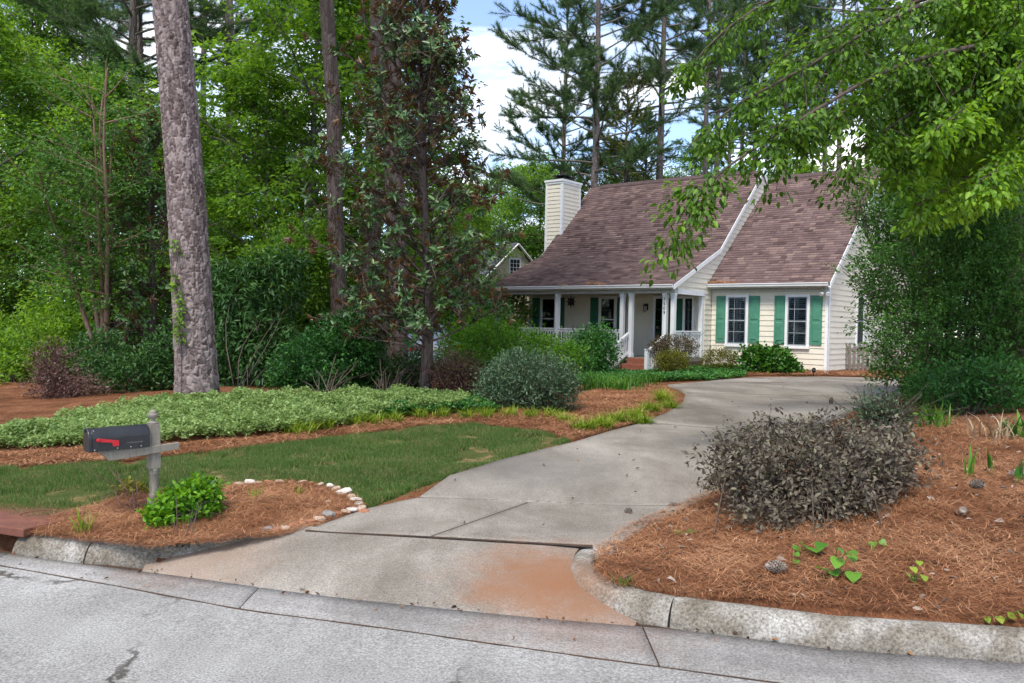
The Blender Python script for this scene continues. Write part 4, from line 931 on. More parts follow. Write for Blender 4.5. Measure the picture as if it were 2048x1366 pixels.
def plant_tree(name, datas, x, y, rz, s, label, group, cat='tree', sz=None, lean=(0, 0)):
    z = gz(x, y) if abs(x) < 60 and y < 90 else .5
    e = empty(name, (x, y, z - .05), 0, label=label, cat=cat, group=group); e.rotation_euler = (lean[1], lean[0], rz); e.scale = (s, s, sz or s)
    for d in datas:
        nm = d.name.split('.')[0]; o = bpy.data.objects.new(nm, d); link(o, e)
        if nm == 'crown': o['kind'] = 'stuff'
    return e

# prototypes (their meshes are shared by the copies)
BL = [broadleaf(13, 4.2, 2.2, 34, 1200, 22, .17, 21, .17, .50, leaf=M_lf_a), broadleaf(15, 4.0, 3.2, 34, 1100, 21, .17, 22, .18, .52, leaf=M_lf_b),
      broadleaf(11, 4.0, 1.2, 32, 1350, 22, .16, 23, .13, .50, leaf=M_lf_a), broadleaf(8, 3.2, .5, 28, 1200, 26, .14, 24, .09, .45, leaf=M_lf_b)]
PN = [pine(27, 12, 4.8, 60, 31, .27, .25, .015, dens=1.9, tuft=36), pine(30, 15, 4.8, 56, 32, .25, .25, .015, dens=1.9, tuft=36), pine(25, 7, 6.4, 66, 33, .26, .25, .016, dens=2.4, tuft=36, bend=.1)]
CD = pine(14, 1.0, 2.7, 110, 34, .16, .16, .03, M_cedar, M_pbark2, -.15, 26, 1.1)

# woods behind the house: (kind, px, depth, scale)
g1 = 'leafy trees in the woods'; g2 = 'tall pines in the woods'
def at(px, d): q = P(px, 650, d); return q[0], q[1]
far_px = [(1250, 50, 0, 1.0), (1345, 46, 2, 1.0), (1440, 48, 0, .95), (1530, 47, 2, 1.05), (1620, 46, 0, .95), (1700, 44, 2, 1.0), (1790, 43, 0, 1.05), (1890, 40, 1, 1.0), (1990, 36, 0, 1.1), (2090, 32, 1, 1.0),
          (1390, 60, 1, 1.15), (1580, 62, 1, 1.1), (1760, 60, 1, 1.1), (1940, 56, 0, 1.2)]
for i, (px, d, k, s) in enumerate(far_px):
    x, y = at(px, d); plant_tree('leafy_tree', BL[k], x, y, i * 1.7, s * .82, 'leafy green tree in the woods behind the cottage roof', g1)
mid_px = [(1075, 62, 2, 1.2), (1000, 66, 0, 1.0), (1125, 52, 3, 1.25), (930, 60, 2, .9)]
for i, (px, d, k, s) in enumerate(mid_px):
    x, y = at(px, d); plant_tree('leafy_tree', BL[k], x, y, i * 2.1 + .6, s, 'leafy green tree between the chimney and the grey-roofed house', g1)
lft = [(-170, 27, 1, .9), (-40, 24, 0, .8), (60, 31, 1, .9), (150, 25, 2, .78), (240, 30, 1, .62), (330, 28, 2, .75), (430, 33, 1, .58), (20, 42, 1, .95)]
for i, (px, d, k, s) in enumerate(lft):
    x, y = at(px, d); plant_tree('leafy_tree', BL[k], x, y, i * 1.3 + .2, s, 'leafy green tree standing in the woods on the leaning pine\'s far side', g1)
ctr = [(530, 24, 0, .66), (622, 25, 2, 1.1), (705, 28, 0, .9), (570, 34, 1, .62), (830, 36, 2, .75), (900, 42, 2, .75)]
for i, (px, d, k, s) in enumerate(ctr):
    x, y = at(px, d); plant_tree('leafy_tree', BL[k], x, y, i * 1.9 + .9, s, 'leafy green tree in the woods between leaning pine and magnolia', g1)
far2 = [(-300, 60), (-100, 66), (80, 62), (260, 70), (420, 64), (560, 68), (720, 62), (880, 72), (1040, 76), (1200, 74), (1330, 80), (1480, 76), (1650, 78), (1820, 72), (2000, 66), (2180, 60)]
for i, (px, d) in enumerate(far2):
    x, y = at(px, d); plant_tree('leafy_tree', BL[(i * 7) % 3], x, y, i * 2.3, (.75 if 860 < px < 1230 else .95) + .12 * math.sin(i * 2), 'distant leafy tree deep in the woods', g1)
# pines
pn = [(472, 31, 2, 1.0, (-.035, 0)), (258, 30, 2, .9, (0, 0)), (287, 34, 0, .9, (.01, 0)), (70, 40, 2, 1.0, (0, 0)), (400, 48, 1, 1, (0, 0)), (170, 52, 0, 1, (0, 0))]
for i, (px, d, k, s, l) in enumerate(pn):
    x, y = at(px, d); plant_tree('pine_tree', PN[k], x, y, i * 2.0, s, 'tall grey-trunked pine rising beside the leaning pine' if i == 0 else 'tall pine in the woods beyond the leaning pine', g2 if i else None, lean=l)
pn2 = [(1182, 43, 2, 1.0), (1318, 45, 2, 1.02)]
x, y = at(1182, 43); plant_tree('pine_tree', PN[2], x, y, .4, 1.0, 'broad pine with long spreading limbs beside the chimney', None)
x, y = at(1120, 50); plant_tree('pine_tree', PN[2], x, y, 2.9, .85, 'smaller pine between the chimney and the grey-roofed house', None)
x, y = at(1318, 45); plant_tree('pine_tree', PN[0], x, y, 2.4, 1.0, 'tall pine behind the middle of the shingle roof, next to the olive conifer', None)
for i, (px, d, s) in enumerate([(1402, 52, .95), (1425, 56, 1.0), (1475, 58, .9), (1500, 64, 1.0), (1560, 56, .95), (1640, 60, 1.0), (1668, 54, .95), (1725, 62, 1.0), (1860, 58, 1.0), (1600, 70, 1), (1450, 72, 1), (1980, 60, 1)]):
    x, y = at(px, d); plant_tree('pine_tree', PN[1], x, y, i * 1.1, s, 'slim tall pine trunk in the woods behind the cottage roof', 'slim pines behind the cottage')
x, y = at(1795, 41); plant_tree('pine_tree', PN[1], x, y, .7, 1.05, 'stout pine just past the gable end of the cottage', None)
for i, (px, d, s) in enumerate([(1240, 44, 1.0), (1285, 47, .9)]):
    x, y = at(px, d); plant_tree('conifer_tree', CD, x, y, i * 2, s, 'olive green conifer behind the shingle roof beside the broad pine', 'olive conifers behind the roof')
# three trunks behind the magnolia
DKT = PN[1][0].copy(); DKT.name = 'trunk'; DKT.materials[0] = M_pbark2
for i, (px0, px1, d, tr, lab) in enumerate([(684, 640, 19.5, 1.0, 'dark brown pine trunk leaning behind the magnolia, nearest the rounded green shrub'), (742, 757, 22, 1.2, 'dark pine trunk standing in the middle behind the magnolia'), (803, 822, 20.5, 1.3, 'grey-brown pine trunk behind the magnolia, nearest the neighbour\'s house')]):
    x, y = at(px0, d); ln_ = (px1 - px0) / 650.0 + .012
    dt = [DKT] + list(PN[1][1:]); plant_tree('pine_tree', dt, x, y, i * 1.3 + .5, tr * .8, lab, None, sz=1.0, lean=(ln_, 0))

# --- the big leaning pine by the lawn: bark plates as relief
def big_pine():
    b0 = ground(397, 806); d = b0[1]; top = P(337, 0, d); r_ = np.random.default_rng(8)
    b0[2] -= .15; ax = (top - b0); H = 27.0; ax = ax / ax[2]
    na, nz = 130, 720; zz = np.concatenate([np.linspace(0, 7.2, 630), np.linspace(7.2, H, nz - 630 + 1)[1:]]); nz = len(zz)
    th = np.arange(na) * 2 * np.pi / na
    rad = .275 * (1 - .72 * (zz / H) ** 1.1) + .055 * np.exp(-zz / .35) + .02 * np.exp(-zz / 1.5)
    n = 4200; pt = r_.uniform(0, 2 * np.pi, n); pz = r_.uniform(-.2, 7.6, n); pr = r_.uniform(0, 1, n)
    A, B = np.meshgrid(th, zz, indexing='xy'); q = np.stack([A.ravel(), B.ravel()], 1); f1 = np.empty(len(q)); f2 = np.empty(len(q)); pid = np.zeros(len(q), int)
    wv = .03 * np.sin(q[:, 1] * 23 + 3 * np.sin(q[:, 0] * 5)) ; wu = .05 * np.sin(q[:, 0] * 17 + q[:, 1] * 9)
    for i in range(0, len(q), 3000):
        da = np.abs((q[i:i + 3000, 0] + wu[i:i + 3000])[:, None] - pt[None]); da = np.minimum(da, 2 * np.pi - da) * .27 * 2.5
        dz = ((q[i:i + 3000, 1] + wv[i:i + 3000])[:, None] - pz[None]); D2 = da * da + dz * dz
        k = np.argpartition(D2, 1, 1)[:, :2]; v = np.sqrt(np.take_along_axis(D2, k, 1)); o = np.argsort(v, 1); v = np.take_along_axis(v, o, 1); k = np.take_along_axis(k, o, 1)
        f1[i:i + 3000] = v[:, 0]; f2[i:i + 3000] = v[:, 1]; pid[i:i + 3000] = k[:, 0]
    e = np.clip((f2 - f1) / .018, 0, 1); relief = (e ** .7 - 1) * .020 + pr[pid] * .014 + r_.normal(0, .0016, len(q))
    relief *= np.where(q[:, 1] > 7.0, 0, 1)
    R = rad.repeat(na) + relief
    # knots
    for kz, ka in ((4.95, -1.9), (5.35, -1.35), (5.0, -.9)):
        g_ = np.exp(-(((q[:, 1] - kz) / .06) ** 2 + ((q[:, 0] - (ka % (2 * np.pi))) / .25) ** 2)); R = R + .02 * g_ - .045 * np.exp(-(((q[:, 1] - kz) / .03) ** 2 + ((q[:, 0] - (ka % (2 * np.pi))) / .12) ** 2))
    C = b0[None] + ax[None] * zz[:, None]; C[:, 0] += .05 * np.sin(zz * .45)
    V = np.repeat(C, na, 0) + np.stack([np.cos(q[:, 0]) * R, np.sin(q[:, 0]) * R, np.zeros(len(q))], 1) - b0[None]
    i = np.arange(nz - 1)[:, None] * na; j = np.arange(na)[None]; j2 = (j + 1) % na
    F = np.stack([i + j, i + j2, i + na + j2, i + na + j], -1).reshape(-1, 4)
    m_, t, N = nt('plated_pine_bark'); L = t.links.new
    o = N('ShaderNodeOutputMaterial'); p = N('ShaderNodeBsdfPrincipled', i_Roughness=.92); p.inputs['Specular IOR Level'].default_value = .15
    at_ = N('ShaderNodeAttribute', attribute_name='tint'); tcn = N('ShaderNodeTexCoord'); mp = N('ShaderNodeMapping'); mp.inputs['Scale'].default_value = (1, 1, .5); L(tcn.outputs['Object'], mp.inputs[0])
    n1 = N('ShaderNodeTexNoise', i_Scale=38, i_Detail=7, i_Roughness=.7); L(mp.outputs[0], n1.inputs['Vector'])
    mm = N('ShaderNodeMath', operation='MULTIPLY_ADD'); mm.inputs[1].default_value = .6; L(n1.outputs['Fac'], mm.inputs[0]); hf = N('ShaderNodeMath', operation='MULTIPLY'); hf.inputs[1].default_value = .42; L(at_.outputs['Fac'], hf.inputs[0]); L(hf.outputs[0], mm.inputs[2])
    r = ramp(N('ShaderNodeValToRGB'), [(.25, (.07, .048, .045)), (.48, (.165, .125, .12)), (.72, (.28, .225, .215))]); L(mm.outputs[0], r.inputs[0]); L(r.outputs[0], p.inputs['Base Color'])
    b = N('ShaderNodeBump', i_Strength=.8, i_Distance=.012); L(n1.outputs['Fac'], b.inputs['Height']); L(b.outputs[0], p.inputs['Normal']); L(p.outputs[0], o.inputs[0])
    e_ = empty('leaning_pine', b0, label='big leaning pine with plated grey bark at the back of the lawn', cat='tree')
    mesh_np('trunk', V, F, m_, e_, True, tint=pr[pid])
    for nm, dt in (('branches', PN[1][1]), ('crown', PN[1][2])):
        o = bpy.data.objects.new(nm, dt); link(o, e_); o.location = ax * 27 - np.array((0, 0, 1)) * 30 + np.array((0, 0, 1.0)); 
        if nm == 'crown': o['kind'] = 'stuff'
    # little creeper on the trunk
    S = []
    for zc in np.concatenate([np.linspace(1.05, 2.0, 26), np.linspace(2.3, 2.5, 4)]):
        a = -1.75 + .12 * math.sin(zc * 9) + r_.normal(0, .06); c = ax * zc; rr = np.interp(zc, zz, rad) + .03
        S.append(c + np.array((math.cos(a) * rr, math.sin(a) * rr, 0)))
    S = np.array(S); D = np.tile(np.array([[0, -1., 0]]), (len(S), 1))
    Vv, Fv, Tv = sprays(S, D, 5, .06, .07, .045, r_, six=True)
    vn = empty('creeper_vine', b0 + S[0] - np.array((0, 0, .3)), label='small bright creeper climbing the leaning pine trunk', cat='vine')
    off_ = S[0] - np.array((0, 0, .3))
    o = mesh_np('leaves', Vv - off_, Fv, M_lf_a, vn, tint=np.clip(Tv + .2, 0, 1)); o['kind'] = 'stuff'
    sv, sf = tubes([(np.vstack([[S[0] - (0, 0, .9)], S]) - off_, np.full(len(S) + 1, .006))], 5); mesh_np('stem', sv, sf, M_twig, vn, True)
    return b0
bigp = big_pine()

# --- magnolia: open pyramid of leaf whorls, green above and brown beneath
def whorl_geo(W, D, r_, k=9, Ln=.135):
    n = len(W); c = np.repeat(W, k, 0); Dk = np.repeat(norm(D), k, 0); N_ = n * k; d_, a_, b_ = frame(Dk); ph = r_.uniform(0, 6.28, N_)
    out_ = a_ * np.cos(ph)[:, None] + b_ * np.sin(ph)[:, None]; op = r_.uniform(.45, 1.3, N_)[:, None]
    ax = norm(Dk * np.cos(op) + out_ * np.sin(op) + np.array((0, 0, -.25))); nr = np.cross(np.cross(ax, Dk + out_ * .01), ax)
    c = c - Dk * r_.uniform(0, .10, (N_, 1)); ln = Ln * r_.uniform(.65, 1.15, N_); tint = np.clip(r_.normal(.45, .24, N_), 0, 1)
    return c, ax, nr, ln, tint
def magnolia(name, label, base, H, cr, ntip, seed, trunk_lean, part_leaves=0, prof=None, density=9, bark=None, group=None, bias=0):
    r_ = np.random.default_rng(seed); e = empty(name, base, label=label, cat='tree', group=group)
    bark = bark or M_pbark2; nz = 12; tz = np.linspace(0, H, nz); tp = np.stack([trunk_lean[0] * tz + .06 * np.sin(tz * .9), trunk_lean[1] * tz + .05 * np.cos(tz), tz], 1)
    ts_ = [(tp, .115 * H / 7.5 * (1 - .88 * tz / H) + .006)]; bs = []; W, D = [], []
    i = 0
    while len(W) < ntip:
        f = r_.uniform(.05, 1) ; h = H * (.06 + .92 * f); az = i * 2.4 + r_.normal(0, .5); i += 1
        ln = cr * (prof(h / H) if prof else (1 - h / H) ** .75 + .08) * r_.uniform(.6, 1.1) * (1 - bias * math.cos(az)); p0 = np.array([np.interp(h, tz, tp[:, j]) for j in range(3)]); el = r_.uniform(-.1, .45) + .5 * f
        lp_ = limb_path(p0, (math.cos(az) * math.cos(el), math.sin(az) * math.cos(el), math.sin(el)), ln, r_, 6, .25); bs.append((lp_, np.linspace(.022, .007, 6)))
        W.append(lp_[-1]); D.append(lp_[-1] - lp_[-2])
        for q in range(int(2 + ln * 5)):
            t_ = r_.uniform(.3, 1); b0 = np.array([np.interp(t_ * 5, np.arange(6), lp_[:, j]) for j in range(3)]); dd_ = norm(lp_[-1] - lp_[0]) * .6 + r_.normal(0, .6, 3) + np.array((0, 0, .25))
            bp = limb_path(b0, dd_, r_.uniform(.15, .5), r_, 3, .2); bs.append((bp, np.linspace(.009, .005, 3))); W.append(bp[-1]); D.append(bp[-1] - bp[0])
    W = np.array(W); D = norm(np.array(D)); c, ax, nr, ln, tint = whorl_geo(W, D, r_, density)
    tv, tf = tubes(ts_, 10); mesh_np('trunk', tv, tf, bark, e, True); bv, bf = tubes(bs, 5); mesh_np('branches', bv, bf, bark, e, True)
    keep = np.ones(len(c), bool)
    if part_leaves:
        pick = np.argsort(c[:, 1])[:part_leaves * 3:3]; keep[pick] = False; protos = []
        for tv_ in (.25, .5, .75):
            V, F = leaf_geo6(np.zeros((1, 3)), np.array([[0, 1., 0]]), np.array([[0, 0, 1.]]), 1, .37); protos.append(mesh_np('leaf', V, F, M_mag, link_=False, tint=np.full(6, tv_)).data)
        for q in pick:
            a = norm(ax[q]); s_ = norm(np.cross(nr[q], a)); n_ = np.cross(a, s_); mt = Matrix(((-s_[0], a[0], n_[0], c[q][0]), (-s_[1], a[1], n_[1], c[q][1]), (-s_[2], a[2], n_[2], c[q][2]), (0, 0, 0, 1)))
            o = bpy.data.objects.new('leaf', protos[int(np.clip(tint[q] * 3, 0, 2))]); link(o, e); o.matrix_local = mt @ Matrix.Scale(ln[q], 4)
    V, F = leaf_geo6(c[keep], ax[keep], nr[keep], ln[keep], ln[keep] * .37); o = mesh_np('crown', V, F, M_mag, e, tint=np.repeat(tint[keep], 6)); o['kind'] = 'stuff'
    return e
mb = ground(850, 792); mb[2] -= .05
pm = lambda h: np.interp(h, [0, .12, .3, .5, .7, .85, 1], [.55, 1.0, 1.0, .9, .72, .45, .15])
magnolia('magnolia_tree', 'dark magnolia with brown-backed glossy leaves in front of the pine trunks', mb, 7.3, 2.0, 1500, 51, (-.022, .0), 300, pm, 10, bias=.25)
mg2 = at(300, 17.5); mb2 = np.array((mg2[0], mg2[1], gz(*mg2) - .05))
magnolia('magnolia_tree', 'rusty-leaved magnolia standing behind the leaning pine', mb2, 5.4, 1.15, 420, 52, (.0, .0), 0, pm, 9)

# ================================================================== SHRUBS AND BEDS
M_shr_g = leafmat('shrub_green', (.018, .07, .016), (.05, .17, .032), (.12, .30, .06), .3)
M_shr_b = leafmat('bright_shrub_green', (.035, .11, .008), (.10, .26, .015), (.22, .42, .03), .4)
M_shr_d = leafmat('glossy_dark_green', (.014, .045, .010), (.036, .105, .022), (.085, .19, .045), .22, .45, .3)
M_shr_w = leafmat('grey_green_leaves', (.025, .055, .028), (.065, .12, .06), (.15, .22, .12), .2)
M_shr_o = leafmat('olive_gold_leaves', (.06, .06, .008), (.14, .15, .012), (.25, .27, .03), .35)
M_shr_r = leafmat('bronze_leaves', (.045, .03, .018), (.10, .065, .04), (.15, .14, .05), .25)
M_shr_p = leafmat('purple_grey_leaves', (.075, .058, .042), (.165, .14, .105), (.24, .24, .14), .25, .5, .3)
M_holly = leafmat('holly_green', (.03, .085, .015), (.07, .18, .032), (.15, .31, .06), .35, .5, .25)
M_lirio = leafmat('lime_strap_leaves', (.08, .14, .012), (.19, .30, .025), (.34, .42, .06), .4)
M_strap = leafmat('green_strap_leaves', (.02, .08, .012), (.06, .19, .02), (.15, .32, .04), .35)
M_dry = leafmat('dry_tan_leaves', (.16, .10, .055), (.32, .23, .14), (.5, .40, .28), .2)
M_red_tw = surf('reddish_twigs', (.10, .045, .04), (.19, .10, .085), .8, 20, .1)

def blob_px(cx, cy, rx, ry, d, rd=None):
    k = d / FPX; return P(cx, cy, d), np.array((rx * k, rd if rd else (rx + ry) * .5 * k, ry * k))
def shrub(name, label, base, blobs, ncl, k, Ln, wr, mat, seed, cat='shrub', spread=.10, up=.35, six=False, stems=14, group=None, twig=None, inner=.5, shift=0.0, stem_r=.012, rough=.16, hang=0, foot=.10):
    r_ = np.random.default_rng(seed); base = np.asarray(base, float); e = empty(name, base, label=label, cat=cat, group=group)
    w = np.array([np.prod(b[1]) ** .75 for b in blobs]); w /= w.sum(); bi = r_.choice(len(blobs), ncl * 3, p=w)
    dr_ = norm(r_.normal(0, 1, (ncl * 3, 3))); C = np.array([b[0] for b in blobs])[bi]; R = np.array([b[1] for b in blobs])[bi]
    lump = 1 + rough * (np.sin(dr_[:, 0] * 7 + bi * 1.7) * np.sin(dr_[:, 1] * 6 + bi) + .6 * np.sin(dr_[:, 2] * 11 + bi * 2.3) * np.sin(dr_[:, 0] * 13 + 1)) + r_.normal(0, rough * .4, len(bi))
    rad = (inner + (1 - inner) * r_.uniform(0, 1, len(bi)) ** .55) * lump
    S = C + dr_ * R * rad[:, None]; ok = S[:, 2] > G(S[:, 0], S[:, 1]) + .04; S = S[ok][:ncl]; dr_ = dr_[ok][:ncl]; n = len(S)
    D = norm(dr_ + np.array((0, 0, up))); N_ = n * k
    tw = r_.uniform(-.5, .9, (N_, 1)); pos = np.repeat(S, k, 0) + np.repeat(D, k, 0) * tw * spread * 1.4 + r_.normal(0, spread * .55, (N_, 3))
    ax = np.repeat(D, k, 0) * .7 + r_.normal(0, .65, (N_, 3)) + np.array((0, 0, -hang)); nr = np.array((0, 0, .8)) + np.repeat(D, k, 0) * .4 + r_.normal(0, .45, (N_, 3))
    ln = Ln * r_.uniform(.6, 1.25, N_); V, F = (leaf_geo6 if six else leaf_geo)(pos, ax, nr, ln, ln * wr)
    T = np.clip(np.repeat(r_.normal(.45, .15, n), k) + r_.normal(0, .2, N_) + shift, 0, 1)
    o = mesh_np('foliage', V - base, F, mat, e, tint=np.repeat(T, 6 if six else 4)); o['kind'] = 'stuff'
    segs = []
    for i in range(stems):
        q = S[r_.integers(0, n)]; b0 = base + np.array((r_.normal(0, foot), r_.normal(0, foot * .6), -.03)); mid = (b0 + q) / 2 + r_.normal(0, .08, 3) + np.array((0, 0, .1))
        segs.append((resample(np.array([b0, mid, q]), 6) - base, np.linspace(stem_r, stem_r * .35, 6)))
        for _ in range(3):
            q2 = q + r_.normal(0, .25, 3) * np.array((1, 1, .7)); segs.append((np.array([(b0 + q) / 2 * .4 + q * .6, q2]) - base, np.array([stem_r * .45, stem_r * .2])))
    sv, sf = tubes(segs, 5); mesh_np('stems', sv, sf, twig or M_twig, e, True)
    return e
def gb(px, py): return ground(px, py)

# left side, behind the vinca bank
b = gb(650, 799); shrub('rounded_shrub', 'large rounded green shrub between the leaning pine and the magnolia', b, [blob_px(655, 735, 100, 70, 15.6), blob_px(690, 690, 70, 55, 15.8), blob_px(600, 765, 55, 40, 15.4)], 1500, 12, .075, .5, M_shr_g, 101, spread=.09)
b = gb(470, 802); shrub('rhododendron', 'dark rhododendron with drooping leaves behind the leaning pine', b, [blob_px(505, 710, 85, 95, 17.0), blob_px(480, 590, 60, 70, 17.2), blob_px(560, 560, 55, 60, 17.6)], 900, 11, .15, .27, M_shr_d, 102, spread=.10, hang=.5, stems=6)
b = gb(560, 800); shrub('understorey_shrub', 'bright green leafy sapling above the dark rhododendron', P(560, 775, 19.5), [blob_px(560, 560, 80, 60, 19.5), blob_px(610, 500, 75, 55, 19.8)], 700, 14, .11, .5, M_lf_a, 103, spread=.16, stems=4)
# crape myrtle: several smooth red-brown stems
def crape(base, seed):
    r_ = np.random.default_rng(seed); e = empty('crape_myrtle', base, label='multi-stemmed crape myrtle with smooth reddish trunks on the leaning pine\'s far side', cat='tree')
    segs, S, D = [], [], []
    for i, (tx, h) in enumerate([(-1.5, 4.6), (-.9, 5.2), (-.35, 5.8), (.05, 5.6), (.4, 6.0), (.9, 5.2), (1.4, 4.8), (-.1, 6.4)]):
        ty = r_.normal(0, .5); p = np.array([(r_.normal(0, .12), r_.normal(0, .1), 0), (tx * .22 + r_.normal(0, .05), ty * .2, h * .25), (tx * .55, ty * .5, h * .55), (tx * .8 + r_.normal(0, .1), ty * .8, h * .8), (tx, ty, h)]); p = smooth(p, 14, 1)
        segs.append((p, np.linspace(.062, .014, 14)))
        for q in range(16):
            t_ = r_.uniform(.3, 1); b0 = p[int(t_ * 13)]; dd_ = np.array((r_.normal(0, 1), r_.normal(0, 1), .5)); bp = limb_path(b0, dd_, r_.uniform(.6, 1.6), r_, 5, .1); segs.append((bp, np.linspace(.015, .005, 5)))
            for u in (2, 3, 4): S.append(bp[u]); D.append(norm(bp[-1] - bp[0]))
    V, F, T = sprays(np.array(S), np.array(D), 42, .34, .085, .045, r_, flat=.4)
    tv, tf = tubes(segs, 8); mesh_np('trunk', tv, tf, M_rbark, e, True); o = mesh_np('crown', V, F, M_lf_c, e, tint=np.clip(T + .1, 0, 1)); o['kind'] = 'stuff'
cb_ = gb(265, 800); cb_ = np.array((*at(215, 17.2), 0)); cb_[2] = gz(cb_[0], cb_[1]) - .05; crape(cb_, 7)
b = np.array((*at(120, 14.6), 0)); b[2] = gz(b[0], b[1]); shrub('loropetalum_shrub', 'twiggy shrub with dusky pink leaves at the far end of the vinca bank', b, [blob_px(120, 775, 70, 45, 14.6), blob_px(100, 720, 40, 35, 14.7), blob_px(175, 790, 45, 30, 14.5)], 330, 9, .055, .5, leafmat('dusky_pink_leaves', (.07, .035, .03), (.14, .085, .07), (.22, .14, .11), .2), 104, spread=.09, stems=60, twig=M_red_tw, inner=.2)
b = np.array((*at(250, 15.5), 0)); b[2] = gz(b[0], b[1]); shrub('dark_shrub', 'low dark-leaved shrub beside the foot of the leaning pine', b, [blob_px(260, 760, 80, 50, 15.5), blob_px(330, 720, 40, 60, 15.8), blob_px(200, 720, 60, 50, 16)], 800, 10, .10, .35, M_shr_d, 105, spread=.10, shift=.1)
b = np.array((*at(20, 18), 0)); b[2] = gz(b[0], b[1]); shrub('bright_sapling', 'bright green bushy saplings by the pink-leaved shrub', b, [blob_px(10, 760, 80, 60, 18), blob_px(-60, 700, 90, 90, 19), blob_px(60, 700, 60, 60, 18.5)], 700, 12, .10, .5, M_lf_a, 106, spread=.14)
for i, (cx, cy, rx, ry, d, lab) in enumerate([(-60, 640, 120, 140, 24, 'tall green thicket at the edge of the woods past the pink shrub'), (180, 650, 110, 130, 22, 'tall green thicket at the back of the crape myrtle'), (420, 660, 70, 130, 22, 'tall green thicket directly behind the leaning pine'), (560, 650, 110, 120, 24, 'tall green thicket rising behind the rhododendron'),
                                                (740, 640, 90, 110, 26, 'tall green thicket at the back of the magnolia'), (960, 650, 60, 75, 27, 'green thicket between magnolia and porch end'), (330, 650, 80, 110, 20, 'tall green thicket back of the rusty magnolia')]):
    b = np.array((*at(cx, d), 0)); b[2] = gz(b[0], b[1]); shrub('woodland_thicket', lab, b, [blob_px(cx, cy, rx, ry, d), blob_px(cx - rx * .5, cy + ry * .4, rx * .7, ry * .6, d - .5), blob_px(cx + rx * .5, cy + ry * .35, rx * .7, ry * .7, d + .4)], 900, 13, .13, .5, [M_lf_b, M_lf_a, M_lf_c][i % 3], 110 + i, spread=.17, stem_r=.02, group='thickets along the woods')
b = gb(775, 800); shrub('twiggy_shrub', 'twiggy dark shrub under the magnolia boughs', b, [blob_px(780, 755, 75, 42, 16.0), blob_px(830, 740, 40, 40, 16.4)], 420, 9, .09, .35, M_shr_d, 107, spread=.10, stems=40, inner=.2, shift=.1)
# around the magnolia and porch
b = gb(1058, 816); shrub('grey_green_shrub', 'rounded grey-green shrub with narrow leaves beside the straw bed', b, [blob_px(1058, 760, 92, 55, 13.9), blob_px(1010, 785, 55, 32, 13.7), blob_px(1105, 775, 50, 42, 13.8)], 1300, 11, .065, .3, M_shr_w, 120, spread=.075, six=False, inner=.55)
b = gb(915, 795); shrub('barberry_shrub', 'bare-stemmed bronze shrub with green top next to the magnolia trunk', b, [blob_px(915, 752, 52, 42, 15.2)], 520, 8, .05, .5, M_shr_r, 121, spread=.08, stems=70, twig=M_red_tw, inner=.2)
b = np.array((*at(1040, 18.2), 0)); b[2] = gz(b[0], b[1]); shrub('porch_hedge', 'bright green spreading shrub in front of the porch railing', b, [blob_px(1010, 700, 95, 45, 18.2), blob_px(1090, 712, 75, 38, 18.4), blob_px(940, 690, 60, 42, 18.8), blob_px(1040, 740, 110, 35, 17.5), blob_px(920, 715, 50, 25, 17)], 1900, 12, .07, .45, M_shr_b, 122, spread=.10)
b = np.array((*at(1195, 24.5), 0)); b[2] = gz(b[0], b[1]); shrub('climbing_shrub', 'tall leafy shrub climbing beside the stair rail', b, [blob_px(1200, 705, 34, 48, 24.5), blob_px(1165, 715, 45, 35, 24.2), blob_px(1140, 725, 45, 30, 23.5), blob_px(1175, 675, 28, 18, 24.5)], 900, 11, .09, .6, M_shr_g, 123, spread=.12, shift=.12)
for px, py, h in ((1075, 655, .5), (1165, 640, .55), (1195, 635, .6)): pass
b = np.array((*at(975, 25), 0)); b[2] = gz(b[0], b[1]); shrub('leafy_shrub', 'leafy shrub at the outer end of the porch', b, [blob_px(1020, 625, 40, 40, 34), blob_px(960, 660, 50, 35, 25)], 800, 11, .11, .5, M_lf_b, 124, spread=.15)
b = np.array((*at(1347, 26.0), 0)); b[2] = gz(b[0], b[1]); shrub('azalea', 'bronze-tinged clipped azalea in front of the side railing', b, [blob_px(1350, 695, 44, 24, 26.4), blob_px(1318, 700, 18, 18, 26.2)], 620, 10, .055, .5, M_shr_r, 125, spread=.07, shift=.25)
b = np.array((*at(1345, 25.2), 0)); b[2] = gz(b[0], b[1]); shrub('azalea', 'low golden-green azalea below the bronze one', b, [blob_px(1345, 724, 34, 22, 25.3)], 480, 10, .055, .45, M_shr_o, 126, spread=.07)
b = np.array((*at(1442, 27.6), 0)); b[2] = gz(b[0], b[1]); shrub('azalea', 'golden-green azalea at the corner where porch and wing meet', b, [blob_px(1440, 722, 36, 24, 27.6)], 480, 10, .055, .45, M_shr_o, 127, spread=.08)
b = np.array((*at(1540, 27.2), 0)); b[2] = gz(b[0], b[1]); shrub('hydrangea', 'fresh green hydrangea under the twin shuttered windows', b, [blob_px(1512, 722, 28, 26, 27.3), blob_px(1552, 724, 32, 26, 27.0), blob_px(1580, 738, 22, 13, 26.8)], 420, 9, .13, .7, M_strap, 128, spread=.10, shift=-.12)
